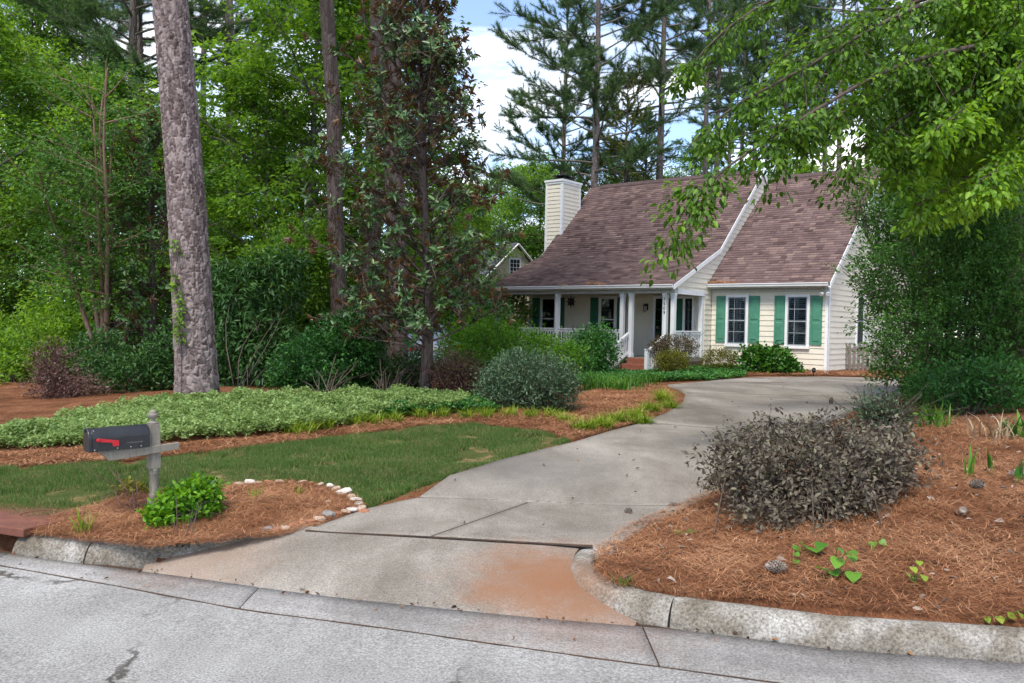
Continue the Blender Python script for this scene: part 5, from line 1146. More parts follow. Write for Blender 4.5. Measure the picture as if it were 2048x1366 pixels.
# right side hedge
b = np.array((*at(1900, 15.5), 0)); b[2] = gz(b[0], b[1])
shrub('holly_hedge', 'huge dark green holly mass beside the driveway hiding the gable wall', b, [blob_px(1865, 560, 150, 150, 17.5, 1.6), blob_px(1890, 700, 130, 110, 16, 1.4), blob_px(1990, 640, 130, 170, 16, 1.5), blob_px(1800, 730, 45, 65, 15.8, .7), blob_px(1795, 560, 66, 85, 18, 1.0), blob_px(1980, 460, 120, 90, 18, 1.5), blob_px(2080, 700, 120, 140, 15.5), blob_px(1800, 440, 70, 80, 18.5, .9), blob_px(1760, 400, 60, 60, 18.5, .8), blob_px(1900, 420, 100, 90, 17, 1.0), blob_px(2060, 520, 110, 130, 16, 1.2), blob_px(1960, 770, 120, 60, 14.8, .8)], 6500, 11, .085, .48, M_holly, 130, cat='hedge', spread=.11, stem_r=.03, stems=40, rough=.2, inner=.6)
b = np.array((*at(1930, 13.2), 0)); b[2] = gz(b[0], b[1]); shrub('sapling_cluster', 'fresh green saplings at the foot of the holly mass', b, [blob_px(1900, 775, 80, 38, 13.4), blob_px(2000, 770, 70, 45, 13.2)], 420, 9, .085, .42, M_shr_g, 131, spread=.10, shift=.05)
# purple-grey shrub in the straw bed
b = gb(1620, 1060)
shrub('purple_shrub', 'sprawling purple-grey shrub on the pine straw beside the driveway', b, [blob_px(1600, 945, 150, 75, 7.3, .55), blob_px(1490, 940, 80, 62, 7.2, .42), blob_px(1720, 950, 95, 62, 7.4, .45), blob_px(1530, 1045, 72, 42, 6.65, .28), blob_px(1650, 1010, 120, 50, 6.9, .38), blob_px(1775, 900, 60, 45, 7.8, .4), blob_px(1610, 880, 130, 40, 7.7, .4)], 1900, 9, .05, .5, M_shr_p, 140, spread=.06, six=True, stems=22, inner=.35, rough=.3, stem_r=.006, foot=.35)
b = gb(1780, 870); shrub('wispy_shrub', 'wispy grey-green shrub between purple shrub and holly', b, [blob_px(1760, 830, 65, 35, 10.5)], 200, 8, .05, .4, M_shr_w, 141, spread=.08, stems=60, inner=.1)
# mailbox bed shrubs
b = gb(365, 1085); shrub('nandina_shrub', 'bright green leafy shrub in front of the mailbox post', b, [blob_px(375, 1015, 58, 42, 6.95, .24), blob_px(330, 1050, 36, 36, 6.7, .18), blob_px(400, 990, 36, 26, 7.1, .16)], 420, 8, .048, .62, M_shr_b, 142, spread=.035, six=True, stems=10, inner=.45, stem_r=.004, foot=.04)
b = gb(262, 1035); shrub('nandina_shrub', 'small reddish-stemmed shrub behind the mailbox post', b, [blob_px(265, 1003, 36, 28, 7.6, .16)], 260, 7, .042, .55, M_shr_o, 143, spread=.035, six=True, stems=22, inner=.2, twig=M_red_tw, stem_r=.003, foot=.05)

# --- strap-leaved clumps
def clump(name, label, base, n, h, mat, seed, w=.012, spread=.06, arch=.5, group=None, cat='plant', dry=.0):
    r_ = np.random.default_rng(seed); e = empty(name, base, label=label, cat=cat, group=group); V, F, T = [], [], []
    for i in range(n):
        a = r_.uniform(0, 6.28); hh = h * r_.uniform(.6, 1.15); o_ = np.array((r_.normal(0, spread), r_.normal(0, spread * .8), -.02)); out_ = np.array((math.cos(a), math.sin(a), 0)); sd_ = np.array((-math.sin(a), math.cos(a), 0)); ar = arch * r_.uniform(.3, 1.2)
        b_ = len(V)
        for k in range(4):
            t_ = k / 3; c = o_ + out_ * (hh * ar * t_ ** 1.8) + np.array((0, 0, hh * (t_ - .35 * ar * t_ ** 2.4))); ww = w * (1, .95, .7, .08)[k] * .5
            V += [c - sd_ * ww, c + sd_ * ww]
        F += [(b_ + 2 * k, b_ + 2 * k + 1, b_ + 2 * k + 3, b_ + 2 * k + 2) for k in range(3)]; T += [np.clip(r_.normal(.5, .25), 0, 1)] * 8
    o = mesh_np('blades', np.array(V), np.array(F), mat, e, tint=np.array(T)); o['kind'] = 'stuff'; return e
gl_ = 'liriope clumps along the bed edges'
lir = [(1168, 862, .26), (1203, 858, .28), (1238, 848, .27), (1271, 840, .26), (1303, 826, .25), (1325, 806, .30), (1285, 850, .2), (1340, 820, .2)]
for i, (px, py, h) in enumerate(lir):
    b = gb(px, py); s_ = 1.0; clump('liriope_clump', 'lime-striped liriope clump edging the driveway bend', b, 170, h * b[1] / 12, M_lirio, 200 + i, .014, .07, 1.15, 'liriope along the driveway bend')
lir2 = [(588, 868), (612, 866), (650, 858), (712, 850), (790, 845), (842, 838), (884, 836), (932, 838), (975, 836), (1020, 834), (1101, 836), (1131, 844), (1060, 836), (748, 848)]
for i, (px, py) in enumerate(lir2):
    b = gb(px, py); clump('liriope_clump', 'small lime liriope tuft along the vinca bank', b, 80, .24, M_lirio, 230 + i, .013, .06, 1.0, 'liriope tufts along the vinca bank')
for i, (px, py, n, h, lab) in enumerate([(165, 1070, 40, .24, 'lime grass-like tuft in the mailbox bed next to the storm drain'), (512, 1000, 22, .15, 'little green tuft in the mailbox bed beside the lawn edge stones'), (595, 992, 22, .13, 'tiny grass tuft near the bend of the stone edging'), (1248, 1172, 46, .10, 'small grass tuft growing just behind the kerb return'), (690, 1000, 10, .08, 'thin weed near the pale stones')]):
    b = gb(px, py); clump('grass_tuft', lab, b, n, h, M_lirio if i != 3 else M_strap, 260 + i, .009, .03, .6)
b = gb(1240, 790)
for i, (px, py) in enumerate([(1190, 780), (1215, 776), (1240, 782), (1265, 776), (1170, 768), (1290, 770)]):
    b = gb(px, py); clump('daylily_clump', 'dense green daylily clump before the brick steps', b, 120, .42, M_strap, 270 + i, .02, .16, .8, 'daylilies before the steps')
# right bed: iris blades, hosta-like clump with dry stalks, seedlings
for i, (px, py, h) in enumerate([(1938, 955, .34), (1985, 945, .28), (2040, 965, .26)]):
    b = gb(px, py); clump('iris_plant', ['iris fan with two tall blades among dry stalks', 'single iris blade by the dry stalks', 'leafy iris shoot at the far edge of the straw bed'][i], b, 5, h, M_strap, 280 + i, .032, .015, .25)
b = gb(2010, 880); clump('dry_clump', 'tangle of tan dried stalks in front of the holly mass', b, 46, .42, M_dry, 290, .02, .16, .95)
b = gb(2025, 875); clump('hosta_clump', 'broad green leaves pushing through the tan dried stalks', b, 16, .34, M_strap, 291, .08, .13, .6)
b = gb(1870, 855); clump('daylily_clump', 'bright strap-leaved clump by the wispy shrub', b, 60, .40, M_strap, 292, .022, .10, .7)
def seedling(label, base, specs, seed, mat=M_strap):
    """heart-shaped leaves on thin stalks, each leaf its own piece"""
    r_ = np.random.default_rng(seed); e = empty('seedling', base, label=label, cat='weed'); segs = []
    for (dx_, dz_, s_) in specs:
        tip = np.array((dx_, r_.normal(0, .03), dz_)); segs.append((resample(np.array([(0, 0, -.02), (dx_ * .4, 0, dz_ * .7), tip]), 5), np.full(5, .0028)))
        pr = [(0, 0), (-.18, .10), (-.42, -.02), (-.52, -.30), (-.40, -.62), (-.18, -.88), (0, -1.05), (.18, -.88), (.40, -.62), (.52, -.30), (.42, -.02), (.18, .10)]
        V = [(0, -.42, 0)] + [(x, y, .16 * abs(x) - .25 * max(0, -y - .4)) for x, y in pr]; F = [(0, k, k % 12 + 1) for k in range(1, 13)]
        o = mesh_np('leaf', np.array(V), np.array(F), mat, e, tint=np.full(13, np.clip(r_.normal(.72, .1), 0, 1))); o.location = tip; o.scale = (s_, s_, s_); o.rotation_euler = (r_.normal(.35, .2), r_.normal(0, .25), r_.normal(0, .5))
    sv, sf = tubes(segs, 5); mesh_np('stalk', sv, sf, M_strap, e, True, tint=np.full(len(sv), .6))
seedling('leafy redbud seedling with heart-shaped leaves close to the big pine cone', gb(1672, 1158), [(-.02, .05, .085), (.09, .06, .10), (-.11, .07, .085), (.0, .14, .09), (.10, .15, .07), (-.02, .22, .06), (.06, .19, .07), (-.04, .02, .06)], 301)
seedling('heart-leaved seedling at the edge of the purple shrub\'s shadow', gb(1628, 1110), [(0, .05, .12), (-.08, .07, .08), (.06, .08, .09), (-.14, .05, .06)], 302)
seedling('tiny seedling near the first heart-leaved one', gb(1590, 1130), [(0, .04, .05), (.015, .07, .045), (-.01, .02, .04)], 303)
seedling('flat green weed on straw close to the driveway', gb(1368, 1066), [(0, .02, .075), (.05, .03, .06), (-.05, .02, .05)], 304)
seedling('upright weed with small paired leaves in open straw', gb(1830, 1172), [(.0, .04, .05), (.03, .08, .05), (-.02, .12, .05), (.02, .16, .045), (-.03, .07, .045)], 305, M_lirio)
seedling('pale weed trailing onto the kerb top', gb(2010, 1236), [(0, .03, .05), (-.06, .02, .05), (.07, .04, .055), (.13, .05, .05), (-.12, .01, .04)], 306, M_lirio)
seedling('green weed close to the purple shrub\'s drooping twigs', gb(1745, 1095), [(0, .04, .06), (.04, .06, .05), (-.03, .03, .05)], 307)
seedling('round-leaved weed by the holly mass', gb(1850, 850), [(0, .1, .13), (.14, .14, .14), (-.1, .16, .1), (.2, .08, .1)], 308)

# --- vinca ground cover, ivy by the porch, lawn, straw (masses nobody could count)
def cover(name, label, poly, n, Ln, wr, hmax, mat, seed, cat, edge=None):
    r_ = np.random.default_rng(seed); q = sample_poly(poly, n); hz = vnoise(q[:, 0], q[:, 1], 2.2, seed) * .45 + .35 * vnoise(q[:, 0], q[:, 1], 7.5, seed + 5) + .75; hz = np.maximum(.2, hz) * hmax
    z = G(q[:, 0], q[:, 1]) + hz * r_.uniform(.15, 1, n) ** .6
    c = np.stack([q[:, 0], q[:, 1], z], 1); ax = r_.normal(0, 1, (n, 3)) * np.array((1, 1, .5)) + np.array((0, 0, .25)); nr = np.array((0, 0, 1)) + r_.normal(0, .45, (n, 3)); ln = Ln * r_.uniform(.6, 1.3, n)
    V, F = leaf_geo(c, ax, nr, ln, ln * wr); T = np.clip(r_.normal(.5, .2, n) + .25 * vnoise(q[:, 0], q[:, 1], 3.1, seed + 1), 0, 1)
    o = mesh_np(name, V, F, mat, tint=np.repeat(T, 4)); return tag(o, label, cat, kind='stuff')
M_vinca = leafmat('vinca_leaves', (.08, .14, .035), (.18, .28, .08), (.32, .43, .16), .35)
cover('vinca_cover', 'light green vinca ground cover on the bank round the leaning pine', COVER, 100000, .045, .6, .24, M_vinca, 401, 'ground cover')
IVY = np.vstack([gline([(1150, 772), (1240, 762), (1330, 765), (1420, 762), (1490, 754)]), [hw(1.6, -.35), hw(.3, -.35), hw(-.2, -2.9), hw(-.25, -3.9), hw(-1.9, -4.0), hw(-3.2, -3.3)]])
cover('ivy_cover', 'low green ivy between driveway and porch', IVY, 42000, .08, .7, .20, M_shr_g, 402, 'ground cover')
COV2 = gline([(760, 842), (900, 826), (1000, 826), (960, 808), (880, 800), (800, 800)])
cover('low_cover', 'darker green ground cover at the foot of the magnolia', COV2, 16000, .055, .6, .16, M_shr_g, 403, 'ground cover')
def lawn_grass():
    r_ = np.random.default_rng(410); n = 330000; q = sample_poly(LAWN, n); q = q[~in_poly(q[:, 0], q[:, 1], MBED)]
    nn_ = vnoise(q[:, 0], q[:, 1], 2.0, 3) + .6 * vnoise(q[:, 0], q[:, 1], 5.5, 4)
    bare = (np.exp(-(((q - ground(945, 912)[:2]) * np.array((1.6, 1.1))) ** 2).sum(1) / .12) + .8 * np.exp(-(((q - ground(125, 995)[:2]) * np.array((2, 2))) ** 2).sum(1) / .1))
    q = q[(nn_ - bare * 1.6 + r_.normal(0, .2, len(q))) > -.26]; n = len(q)
    nn_ = vnoise(q[:, 0], q[:, 1], 2.0, 3); h = (.035 + .03 * r_.uniform(0, 1, n)) * (1 + .45 * vnoise(q[:, 0], q[:, 1], 4, 5)); a = r_.uniform(0, 6.28, n); w = .0036
    sd_ = np.stack([np.cos(a), np.sin(a), 0 * a], 1) * w; c = np.stack([q[:, 0], q[:, 1], G(q[:, 0], q[:, 1]) - .004], 1); ln = r_.normal(0, .022, (n, 2))
    tip = c + np.stack([ln[:, 0], ln[:, 1], h], 1); V = np.stack([c - sd_, c + sd_, tip], 1).reshape(-1, 3); dry = (r_.uniform(0, 1, n) < .14 + .16 * (vnoise(q[:, 0], q[:, 1], 3, 9) < -.15))
    T = np.clip(r_.normal(.4, .13, n) + .16 * vnoise(q[:, 0], q[:, 1], 1.6, 6), 0, .8); T[dry] = r_.uniform(.9, 1, dry.sum())
    m_ = leafmat('lawn_grass', (.040, .085, .018), (.095, .18, .038), (.16, .26, .06), .3, .6, .2, objvar=0)
    rp = [x for x in m_.node_tree.nodes if x.type == 'VALTORGB'][0].color_ramp; e_ = rp.elements.new(.86); e_.color = (.12, .21, .04, 1); rp.elements[-1].color = (.30, .25, .12, 1)
    return tag(mesh_np('lawn_grass', V, np.arange(n * 3).reshape(-1, 3), m_, tint=np.repeat(T, 3)), 'patchy green lawn between street and vinca bank', 'grass', kind='stuff')
lawn_grass()
def straw(name, label, poly, n, seed, ln0=.16, w=.0032, dens=None, zoff=0.0):
    r_ = np.random.default_rng(seed); q = sample_poly(poly, n)
    if dens is not None: q = q[r_.uniform(0, 1, len(q)) < dens(q)]
    q = q[~in_poly(q[:, 0], q[:, 1], DRIVE)]
    n = len(q); a = r_.uniform(0, 6.28, n) + .8 * vnoise(q[:, 0], q[:, 1], 6, seed); ln = ln0 * r_.uniform(.4, 1.1, n); el = r_.normal(.04, .16, n)
    d = np.stack([np.cos(a) * np.cos(el), np.sin(a) * np.cos(el), np.sin(el)], 1) * ln[:, None] * .5; sd_ = np.stack([-np.sin(a), np.cos(a), 0 * a], 1) * w / 2
    bow = np.stack([-np.sin(a), np.cos(a), .4 + 0 * a], 1) * (ln * r_.normal(0, .12, n))[:, None]
    c = np.stack([q[:, 0], q[:, 1], G(q[:, 0], q[:, 1]) + .012 + np.abs(r_.normal(0, .016, n)) + np.abs(d[:, 2]) * .6 + .03 * np.maximum(0, vnoise(q[:, 0], q[:, 1], 5, seed + 2)) + zoff], 1)
    V = np.stack([c - d, c + bow * .5 - sd_, c + d, c + bow * .5 + sd_], 1).reshape(-1, 3); F = np.arange(n * 4).reshape(-1, 4)
    T = np.clip(r_.normal(.5, .2, n) + .3 * vnoise(q[:, 0], q[:, 1], 2.5, seed + 3), 0, 1)
    return tag(mesh_np(name, V, F, M_straw, tint=np.repeat(T, 4)), label, 'pine straw', kind='stuff')
M_straw = leafmat('pine_straw_needles', (.085, .034, .016), (.32, .135, .06), (.62, .36, .20), 0, .7, .2, objvar=0)
nearR = np.vstack([gline([(1195,1105),(1240,1068),(1300,1038),(1400,994),(1500,937),(1650,880),(1800,850),(1900,840),(2300,840),(2500,1000),(2500,1270)]), gline([(2048,1250),(1717,1222),(1512,1205),(1364,1193),(1225,1178),(1185,1150)])])
straw('pine_straw', 'orange pine straw covering the bed behind the long kerb', nearR, 120000, 420, .17, .0034)
straw('pine_straw', 'brown pine straw in the mailbox bed', MBED, 42000, 421, .15, .0032)
STRIP = gline([(-300, 948), (0, 938), (150, 930), (350, 915), (560, 890), (700, 872), (850, 854), (950, 848), (1000, 856), (1090, 866), (1145, 884), (1230, 860), (1290, 846), (1335, 828), (1362, 808), (1330, 775), (1240, 764), (1160, 790), (1150, 830), (1000, 835), (860, 832), (760, 846), (640, 866), (480, 882), (330, 893), (0, 908), (-300, 912)])
straw('pine_straw', 'reddish-brown pine straw strip between lawn and vinca bank', STRIP, 70000, 422, .17, .006)
FAR = np.vstack([gline([(1480, 754), (1560, 752), (1760, 755)]), [hw(5.2, -.4), hw(4.15, -.12), hw(1.4, -.12)]])
straw('pine_straw', 'orange pine straw along the wall under the wing windows', FAR, 9000, 423, .2, .012, None, .02)
# needles in the gutters and on the roof edge
def roof_straw():
    r_ = np.random.default_rng(424); pts = []
    for x0, x1, n, y, z in ((-3.4, -3.0, 90, -2.72, 3.33), (-2.9, -2.6, 30, -2.8, 3.29), (.05, .6, 160, -.26, 3.44), (.6, 1.2, 60, -.28, 3.42), (-4.6, -4.2, 20, -2.82, 3.27)):
        for _ in range(n): pts.append((*hw(r_.uniform(x0, x1), y + r_.normal(0, .05)), z + r_.uniform(-.01, .04)))
    c = np.array(pts); n = len(c); d = norm(r_.normal(0, 1, (n, 3)) * np.array((1, 1, .25))) * .09; s_ = np.tile(np.array([[0, 0, .006]]), (n, 1))
    V = np.stack([c - d - s_, c + d - s_, c + d + s_, c - d + s_], 1).reshape(-1, 3)
    tag(mesh_np('gutter_needles', V, np.arange(n * 4).reshape(-1, 4), M_straw, tint=np.repeat(r_.uniform(.4, .9, n), 4)), 'orange pine needles caught along the roof gutters', 'pine straw', kind='stuff')
roof_straw()
# curled dead leaves on the straw, twigs and bits on the drive
def litter(name, label, poly, n, Ln, mat, seed, zf):
    r_ = np.random.default_rng(seed); q = sample_poly(poly, n); c = np.stack([q[:, 0], q[:, 1], zf(q[:, 0], q[:, 1]) + .012], 1); ax = r_.normal(0, 1, (n, 3)) * np.array((1, 1, .25)); nr = np.array((0, 0, 1)) + r_.normal(0, .5, (n, 3)); ln = Ln * r_.uniform(.4, 1.2, n)
    V, F = leaf_geo6(c, ax, nr, ln, ln * r_.uniform(.3, .6, n), .6, .3); tag(mesh_np(name, V, F, mat, tint=np.repeat(r_.uniform(0, 1, n), 6)), label, 'leaf litter', kind='stuff')
litter('leaf_litter', 'curled grey-brown dead leaves lying on the orange straw', nearR, 700, .06, leafmat('dead_grey_leaves', (.10, .065, .045), (.22, .16, .12), (.38, .32, .27), 0, .8, .2), 430, lambda a, b: G(a, b) + .03)
litter('drive_litter', 'scattered small leaves and needles on the driveway', DRIVE, 150, .04, leafmat('dead_brown_leaves', (.06, .03, .02), (.16, .07, .03), (.30, .16, .07), 0, .8, .2), 431, lambda a, b: G(a, b) + .038)
litter('gutter_litter', 'brown leaf bits lying along the gutter joint', np.vstack([np.stack([fx[20:100], interp_line(flow_x, fx[20:100]) - .03], 1), np.stack([fx[20:100][::-1], interp_line(flow_x, fx[20:100][::-1]) + .03], 1)]), 90, .035, bpy.data.materials['dead_brown_leaves'], 432, lambda a, b: 0 * a + .008)
litter('street_litter', 'stray leaves on the street gutter', np.vstack([np.stack([fx[10:110], interp_line(front_x, fx[10:110]) - .04], 1), np.stack([fx[10:110][::-1], interp_line(flow_x, fx[10:110][::-1])], 1)]), 40, .03, bpy.data.materials['dead_brown_leaves'], 433, lambda a, b: 0 * a + .008)

# ------------------------------------------------------------------ overhanging tree on the right: drooping leafy sprays on long limbs
M_over = leafmat('overhanging_leaves', (.04, .10, .010), (.10, .21, .022), (.19, .34, .035), .45)
M_lime = leafmat('lime_leaves', (.06, .145, .010), (.135, .275, .02), (.24, .42, .035), .45)
def hanging_tree(name, label, trunk_px, trunk_d, trunk_r, limbs, seed, mat, Ln, k, rad, bark, ntw, six=True):
    r_ = np.random.default_rng(seed); p0 = P(*trunk_px[0], trunk_d); base = np.array((p0[0], p0[1], gz(p0[0], p0[1]) - .1)); e = empty(name, base, label=label, cat='tree')
    tp = np.vstack([base, [P(px, py, trunk_d) for px, py in trunk_px]]); tp = smooth(tp, 14, 2); trs = [(tp - base, np.linspace(trunk_r, trunk_r * .45, 14))]
    bs, S, D = [], [], []
    for pts in limbs:
        lp_ = smooth(np.array([P(*q) for q in pts]), 14, 2); bs.append((lp_ - base, np.linspace(.045, .008, 14))); L_ = np.linalg.norm(np.diff(lp_, axis=0), axis=1).sum()
        for i in range(int(L_ * ntw)):
            t_ = r_.uniform(.08, 1); b0 = np.array([np.interp(t_ * 13, np.arange(14), lp_[:, j]) for j in range(3)]); tg = norm(lp_[min(13, int(t_ * 13) + 1)] - lp_[max(0, int(t_ * 13) - 1)])
            dd_ = tg * .7 + r_.normal(0, .55, 3) + np.array((0, 0, -.15)); bp = limb_path(b0, dd_, r_.uniform(.25, .9 if t_ < .75 else .45), r_, 5, -.5); bs.append((bp - base, np.linspace(.008, .003, 5)))
            for u in (1, 2, 3, 4): S.append(bp[u]); D.append(norm(bp[-1] - bp[0]))
    S = np.array(S); D = np.array(D); V, F, T = sprays(S, D, k, rad, Ln, Ln * .5, r_, flat=.5, droop=.6, tilt=.5, six=six, axdroop=.5, sd=.3)
    tv, tf = tubes(trs, 12); mesh_np('trunk', tv, tf, bark, e, True); bv, bf = tubes(bs, 6); mesh_np('branches', bv, bf, M_twig, e, True)
    o = mesh_np('crown', V - base, F, mat, e, tint=T); o['kind'] = 'stuff'; return e
hanging_tree('overhanging_tree', 'leafy tree on the right whose drooping boughs hang over the roof', [(2180, 500), (2165, 250), (2150, 0), (2140, -300)], 11.5, .2,
  [[(2130, 60, 11.5), (1800, 120, 10.5), (1640, 215, 10), (1500, 300, 9.8), (1425, 345, 9.6), (1370, 395, 9.5), (1338, 455, 9.5)],
   [(2130, -60, 11.5), (1850, 0, 11), (1700, 80, 10.6), (1560, 170, 10.4), (1440, 210, 10.2), (1380, 290, 10)],
   [(2130, -150, 11.5), (1850, -120, 12), (1650, -60, 12), (1520, 10, 12), (1420, 70, 12), (1370, 150, 12)],
   [(2130, 80, 11.5), (1850, 130, 11), (1740, 190, 10.6), (1660, 240, 10.4), (1600, 285, 10.3)],
   [(2130, 120, 11.5), (1880, 190, 11), (1790, 245, 10.8), (1730, 290, 10.6), (1690, 330, 10.5)],
   [(2130, 0, 11.5), (1900, 90, 12), (1780, 170, 12.4), (1660, 215, 12.6), (1560, 255, 12.6)],
   [(2130, -100, 11.5), (1900, -20, 12.5), (1760, 30, 13), (1640, 80, 13.2), (1530, 130, 13.2)],
   [(2130, 100, 11.5), (1950, 180, 12), (1870, 250, 12.4), (1800, 320, 12.5)], [(2130, -20, 12), (1930, 30, 14), (1820, 90, 14.8), (1700, 150, 15)], [(2130, 60, 12), (1960, 120, 14.5), (1860, 190, 15), (1760, 270, 15.2)]], 501, M_over, .092, 12, .18, M_gbark, 9)
hanging_tree('lime_tree', 'lime-green leafy tree with thin bare twigs next to the holly mass', [(2025, 470), (2012, 330), (1995, 200), (1970, 60), (1940, -200)], 18.6, .30,
  [[(1998, 260, 18.4), (1930, 260, 12.5), (1860, 300, 11.5), (1800, 330, 11), (1760, 370, 10.8)], [(1990, 200, 18.4), (1900, 180, 12.5), (1830, 200, 11.6), (1780, 240, 11.2)],
   [(2000, 300, 18.4), (2040, 300, 12), (2020, 330, 10.5), (1960, 360, 10)], [(1970, 120, 18.4), (2020, 100, 12), (2050, 130, 10.5)], [(1970, 120, 18.4), (1930, 80, 12), (1890, 110, 11)],
   [(1990, 220, 18.4), (2060, 200, 12), (2090, 260, 10.5)], [(1980, 160, 18.4), (1960, 180, 11.5), (1920, 230, 10.4), (1870, 260, 10)], [(1960, 60, 18.4), (1990, 20, 12), (2040, 20, 10.8)],
   [(2000, 320, 18.4), (1940, 350, 12), (1880, 390, 11), (1830, 410, 10.8)], [(1950, 0, 18.4), (1930, -30, 12), (1960, 10, 10.8)]], 502, M_lime, .095, 11, .18, M_pbark2, 10)

# ================================================================== SMALL THINGS
# --- mailbox on its turned post
M_post = surf('weathered_post_wood', (.12, .105, .085), (.25, .225, .19), .9, 9, .5, 70, stretch=(4, 4, .5), c3=(.19, .17, .13))
M_black = surf('black_mailbox_paint', (.012, .013, .016), (.025, .026, .03), .38, 7, .04, 90, spec=.5)
M_flag = surf('red_flag', (.45, .012, .02), (.55, .02, .03), .4, 6, 0, spec=.4)
M_rivet = surf('bare_metal', (.4, .4, .4), (.6, .6, .6), .35, 9, 0, metallic=.9)
pb = ground(309, 1024); th = math.radians(40); a_ = (-math.cos(th), -math.sin(th))
mbx = empty('mailbox', pb, math.atan2(a_[1], a_[0]), label='black mailbox with red flag on a weathered turned wooden post', cat='mailbox')
mbx.rotation_euler = (0.0, math.radians(1.6), math.atan2(a_[1], a_[0]))
zA_ = .72 - pb[2]                                            # arm centre above the post's foot
po = MB().box(-.044, .044, -.044, .044, zA_ - .16, zA_ + .21).build('post', M_post, mbx, bevel=.004); MB().box(-.044, .044, -.044, .044, -.25, .10).build('post_foot', M_post, po, bevel=.004)
MB().lathe([(.046, .10), (.036, .13), (.043, .145), (.034, .16), (.037, .25), (.034, zA_ - .21), (.043, zA_ - .195), (.034, zA_ - .18), (.046, zA_ - .16)], n=14).build('turned_shaft', M_post, po, smooth_=True)
zt = zA_ + .21
MB().lathe([(.045, zt), (.047, zt + .012), (.020, zt + .022), (.017, zt + .03), (.034, zt + .05), (.042, zt + .072), (.040, zt + .082), (.026, zt + .086), (.030, zt + .094), (.026, zt + .104), (.012, zt + .114), (.001, zt + .117)], n=16).build('finial', M_post, po, smooth_=True)
MB().prism([(-.19, -.012), (.30, -.05), (.36, -.05), (.42, .018), (-.19, .042)], .020, .062, ax=1).build('arm', M_post, mbx, dz=zA_ - .0, bevel=.003)
MB().box(.06, .44, -.055, .055, zA_ + .018, zA_ + .034).build('mounting_board', M_post, mbx)
n = 12; prof = [(-.078, 0), (.078, 0), (.078, .10)] + [(.078 * math.cos(k * math.pi / n), .10 + .078 * math.sin(k * math.pi / n)) for k in range(1, n)] + [(-.078, .10)]
z0 = zA_ + .036
bx_ = MB().prism([(p[0], p[1] + z0) for p in prof], .055, .485).build('box', M_black, mbx, bevel=.002)
prd = [(p[0] * 1.06, (p[1] - .09) * 1.05 + .09 + z0) for p in prof]
dr_ = MB().prism(prd, .487, .512).build('door', M_black, mbx, bevel=.004)
MB().box(.512, .525, -.012, .012, z0 + .15, z0 + .175).build('latch', M_black, dr_)
fl_ = MB().prism([(.455, z0 + .088), (.445, z0 + .10), (.43, z0 + .10), (.29, z0 + .073), (.29, z0 + .03), (.335, z0 + .03), (.34, z0 + .06), (.44, z0 + .075)], .081, .085, ax=1).build('flag', M_flag, mbx)
MB().lathe([(.016, 0), (.014, .006), (.001, .008)], n=12).build('pivot', M_flag, fl_); pv = fl_.children[0]; pv.location = (.443, .085, z0 + .088); pv.rotation_euler = (-math.pi / 2, 0, 0)
rv = MB().lathe([(.006, 0), (.005, .003), (.001, .004)], n=8).build('rivet', M_rivet, mbx)
for k, (x, z) in enumerate([(.47, .012), (.47, .16), (.20, .012), (.12, .012), (.30, .012)]):
    o = rv if k == 0 else rv.copy()
    if k: COL.objects.link(o); o.parent = mbx
    yy = .0785 if z < .1 else .0785 * math.cos(math.asin(min(1, (z - .10) / .078))); o.location = (x, yy + .0005, z0 + z); o.rotation_euler = (-math.pi / 2, 0, 0)
sm = [MB().box(x, x + .012 + .01 * (k % 3), .0784, .0788, z0 + .040 + .004 * (k % 2), z0 + .052).build('worn_lettering', surf('scuff', (.06, .06, .06), (.12, .12, .12), .7, 30, 0) if k == 0 else bpy.data.materials['scuff'], bx_) for k, x in enumerate([.11, .126, .142, .16, .178, .195])]

# --- stone edging round the mailbox bed
def stone_mesh(seed):
    r_ = np.random.default_rng(seed); b = MB(); rings = [(-.5, .75), (-.1, 1.0), (.3, .86), (.5, .5)]; n = 9
    ph = r_.uniform(.82, 1.18, n)
    for z, r in rings:
        for k in range(n):
            a = 2 * math.pi * k / n; q = r * ph[k] * r_.uniform(.93, 1.07); b.v.append((q * math.cos(a), q * .75 * math.sin(a), z * .55 + r_.normal(0, .04)))
    for i in range(3):
        for k in range(n): b.f.append((i*n + k, i*n + (k+1) % n, (i+1)*n + (k+1) % n, (i+1)*n + k))
    b.f.append(tuple(reversed(range(n)))); b.f.append(tuple(3*n + k for k in range(n))); return b
M_st = [surf('pale_stone', (.50, .46, .40), (.64, .60, .54), .85, 9, .4, 50), surf('tan_stone', (.36, .25, .18), (.50, .38, .29), .85, 9, .4, 50), surf('red_stone', (.27, .11, .06), (.38, .18, .11), .88, 9, .4, 50), surf('grey_stone', (.17, .15, .14), (.28, .26, .24), .85, 9, .4, 50)]
sb = ground(700, 1005); edging = empty('stone_edging', sb, label='curved row of pale and reddish stones edging the mailbox bed', cat='stone edging')
spec = [(478,974,.05,1),(500,972,.06,0),(516,973,.05,1),(536,971,.05,2),(560,970,.055,1),(582,971,.05,2),(604,970,.05,1),(622,972,.045,2),(640,975,.05,1),(658,978,.05,0),(672,984,.055,1),(688,991,.075,0),(703,1000,.05,1),(712,1007,.06,0),(718,1015,.055,0),(722,1024,.06,1),(706,1027,.06,0),(692,1030,.05,1),(728,1030,.05,2),(676,1034,.05,2),(656,1038,.085,3),(640,1046,.06,1),(622,1050,.05,2),(604,1054,.055,2),(586,1058,.05,2),(568,1064,.05,1),(550,1067,.05,2),(534,1066,.055,3),(640,985,.04,2),(655,1010,.04,1)]
sm_ = [stone_mesh(600 + k).build('stone', M_st[k % 4], edging) for k in range(8)]
proto = {}
for o in sm_: proto.setdefault(o.data.materials[0].name, []).append(o.data)
for o in sm_: bpy.data.objects.remove(o)
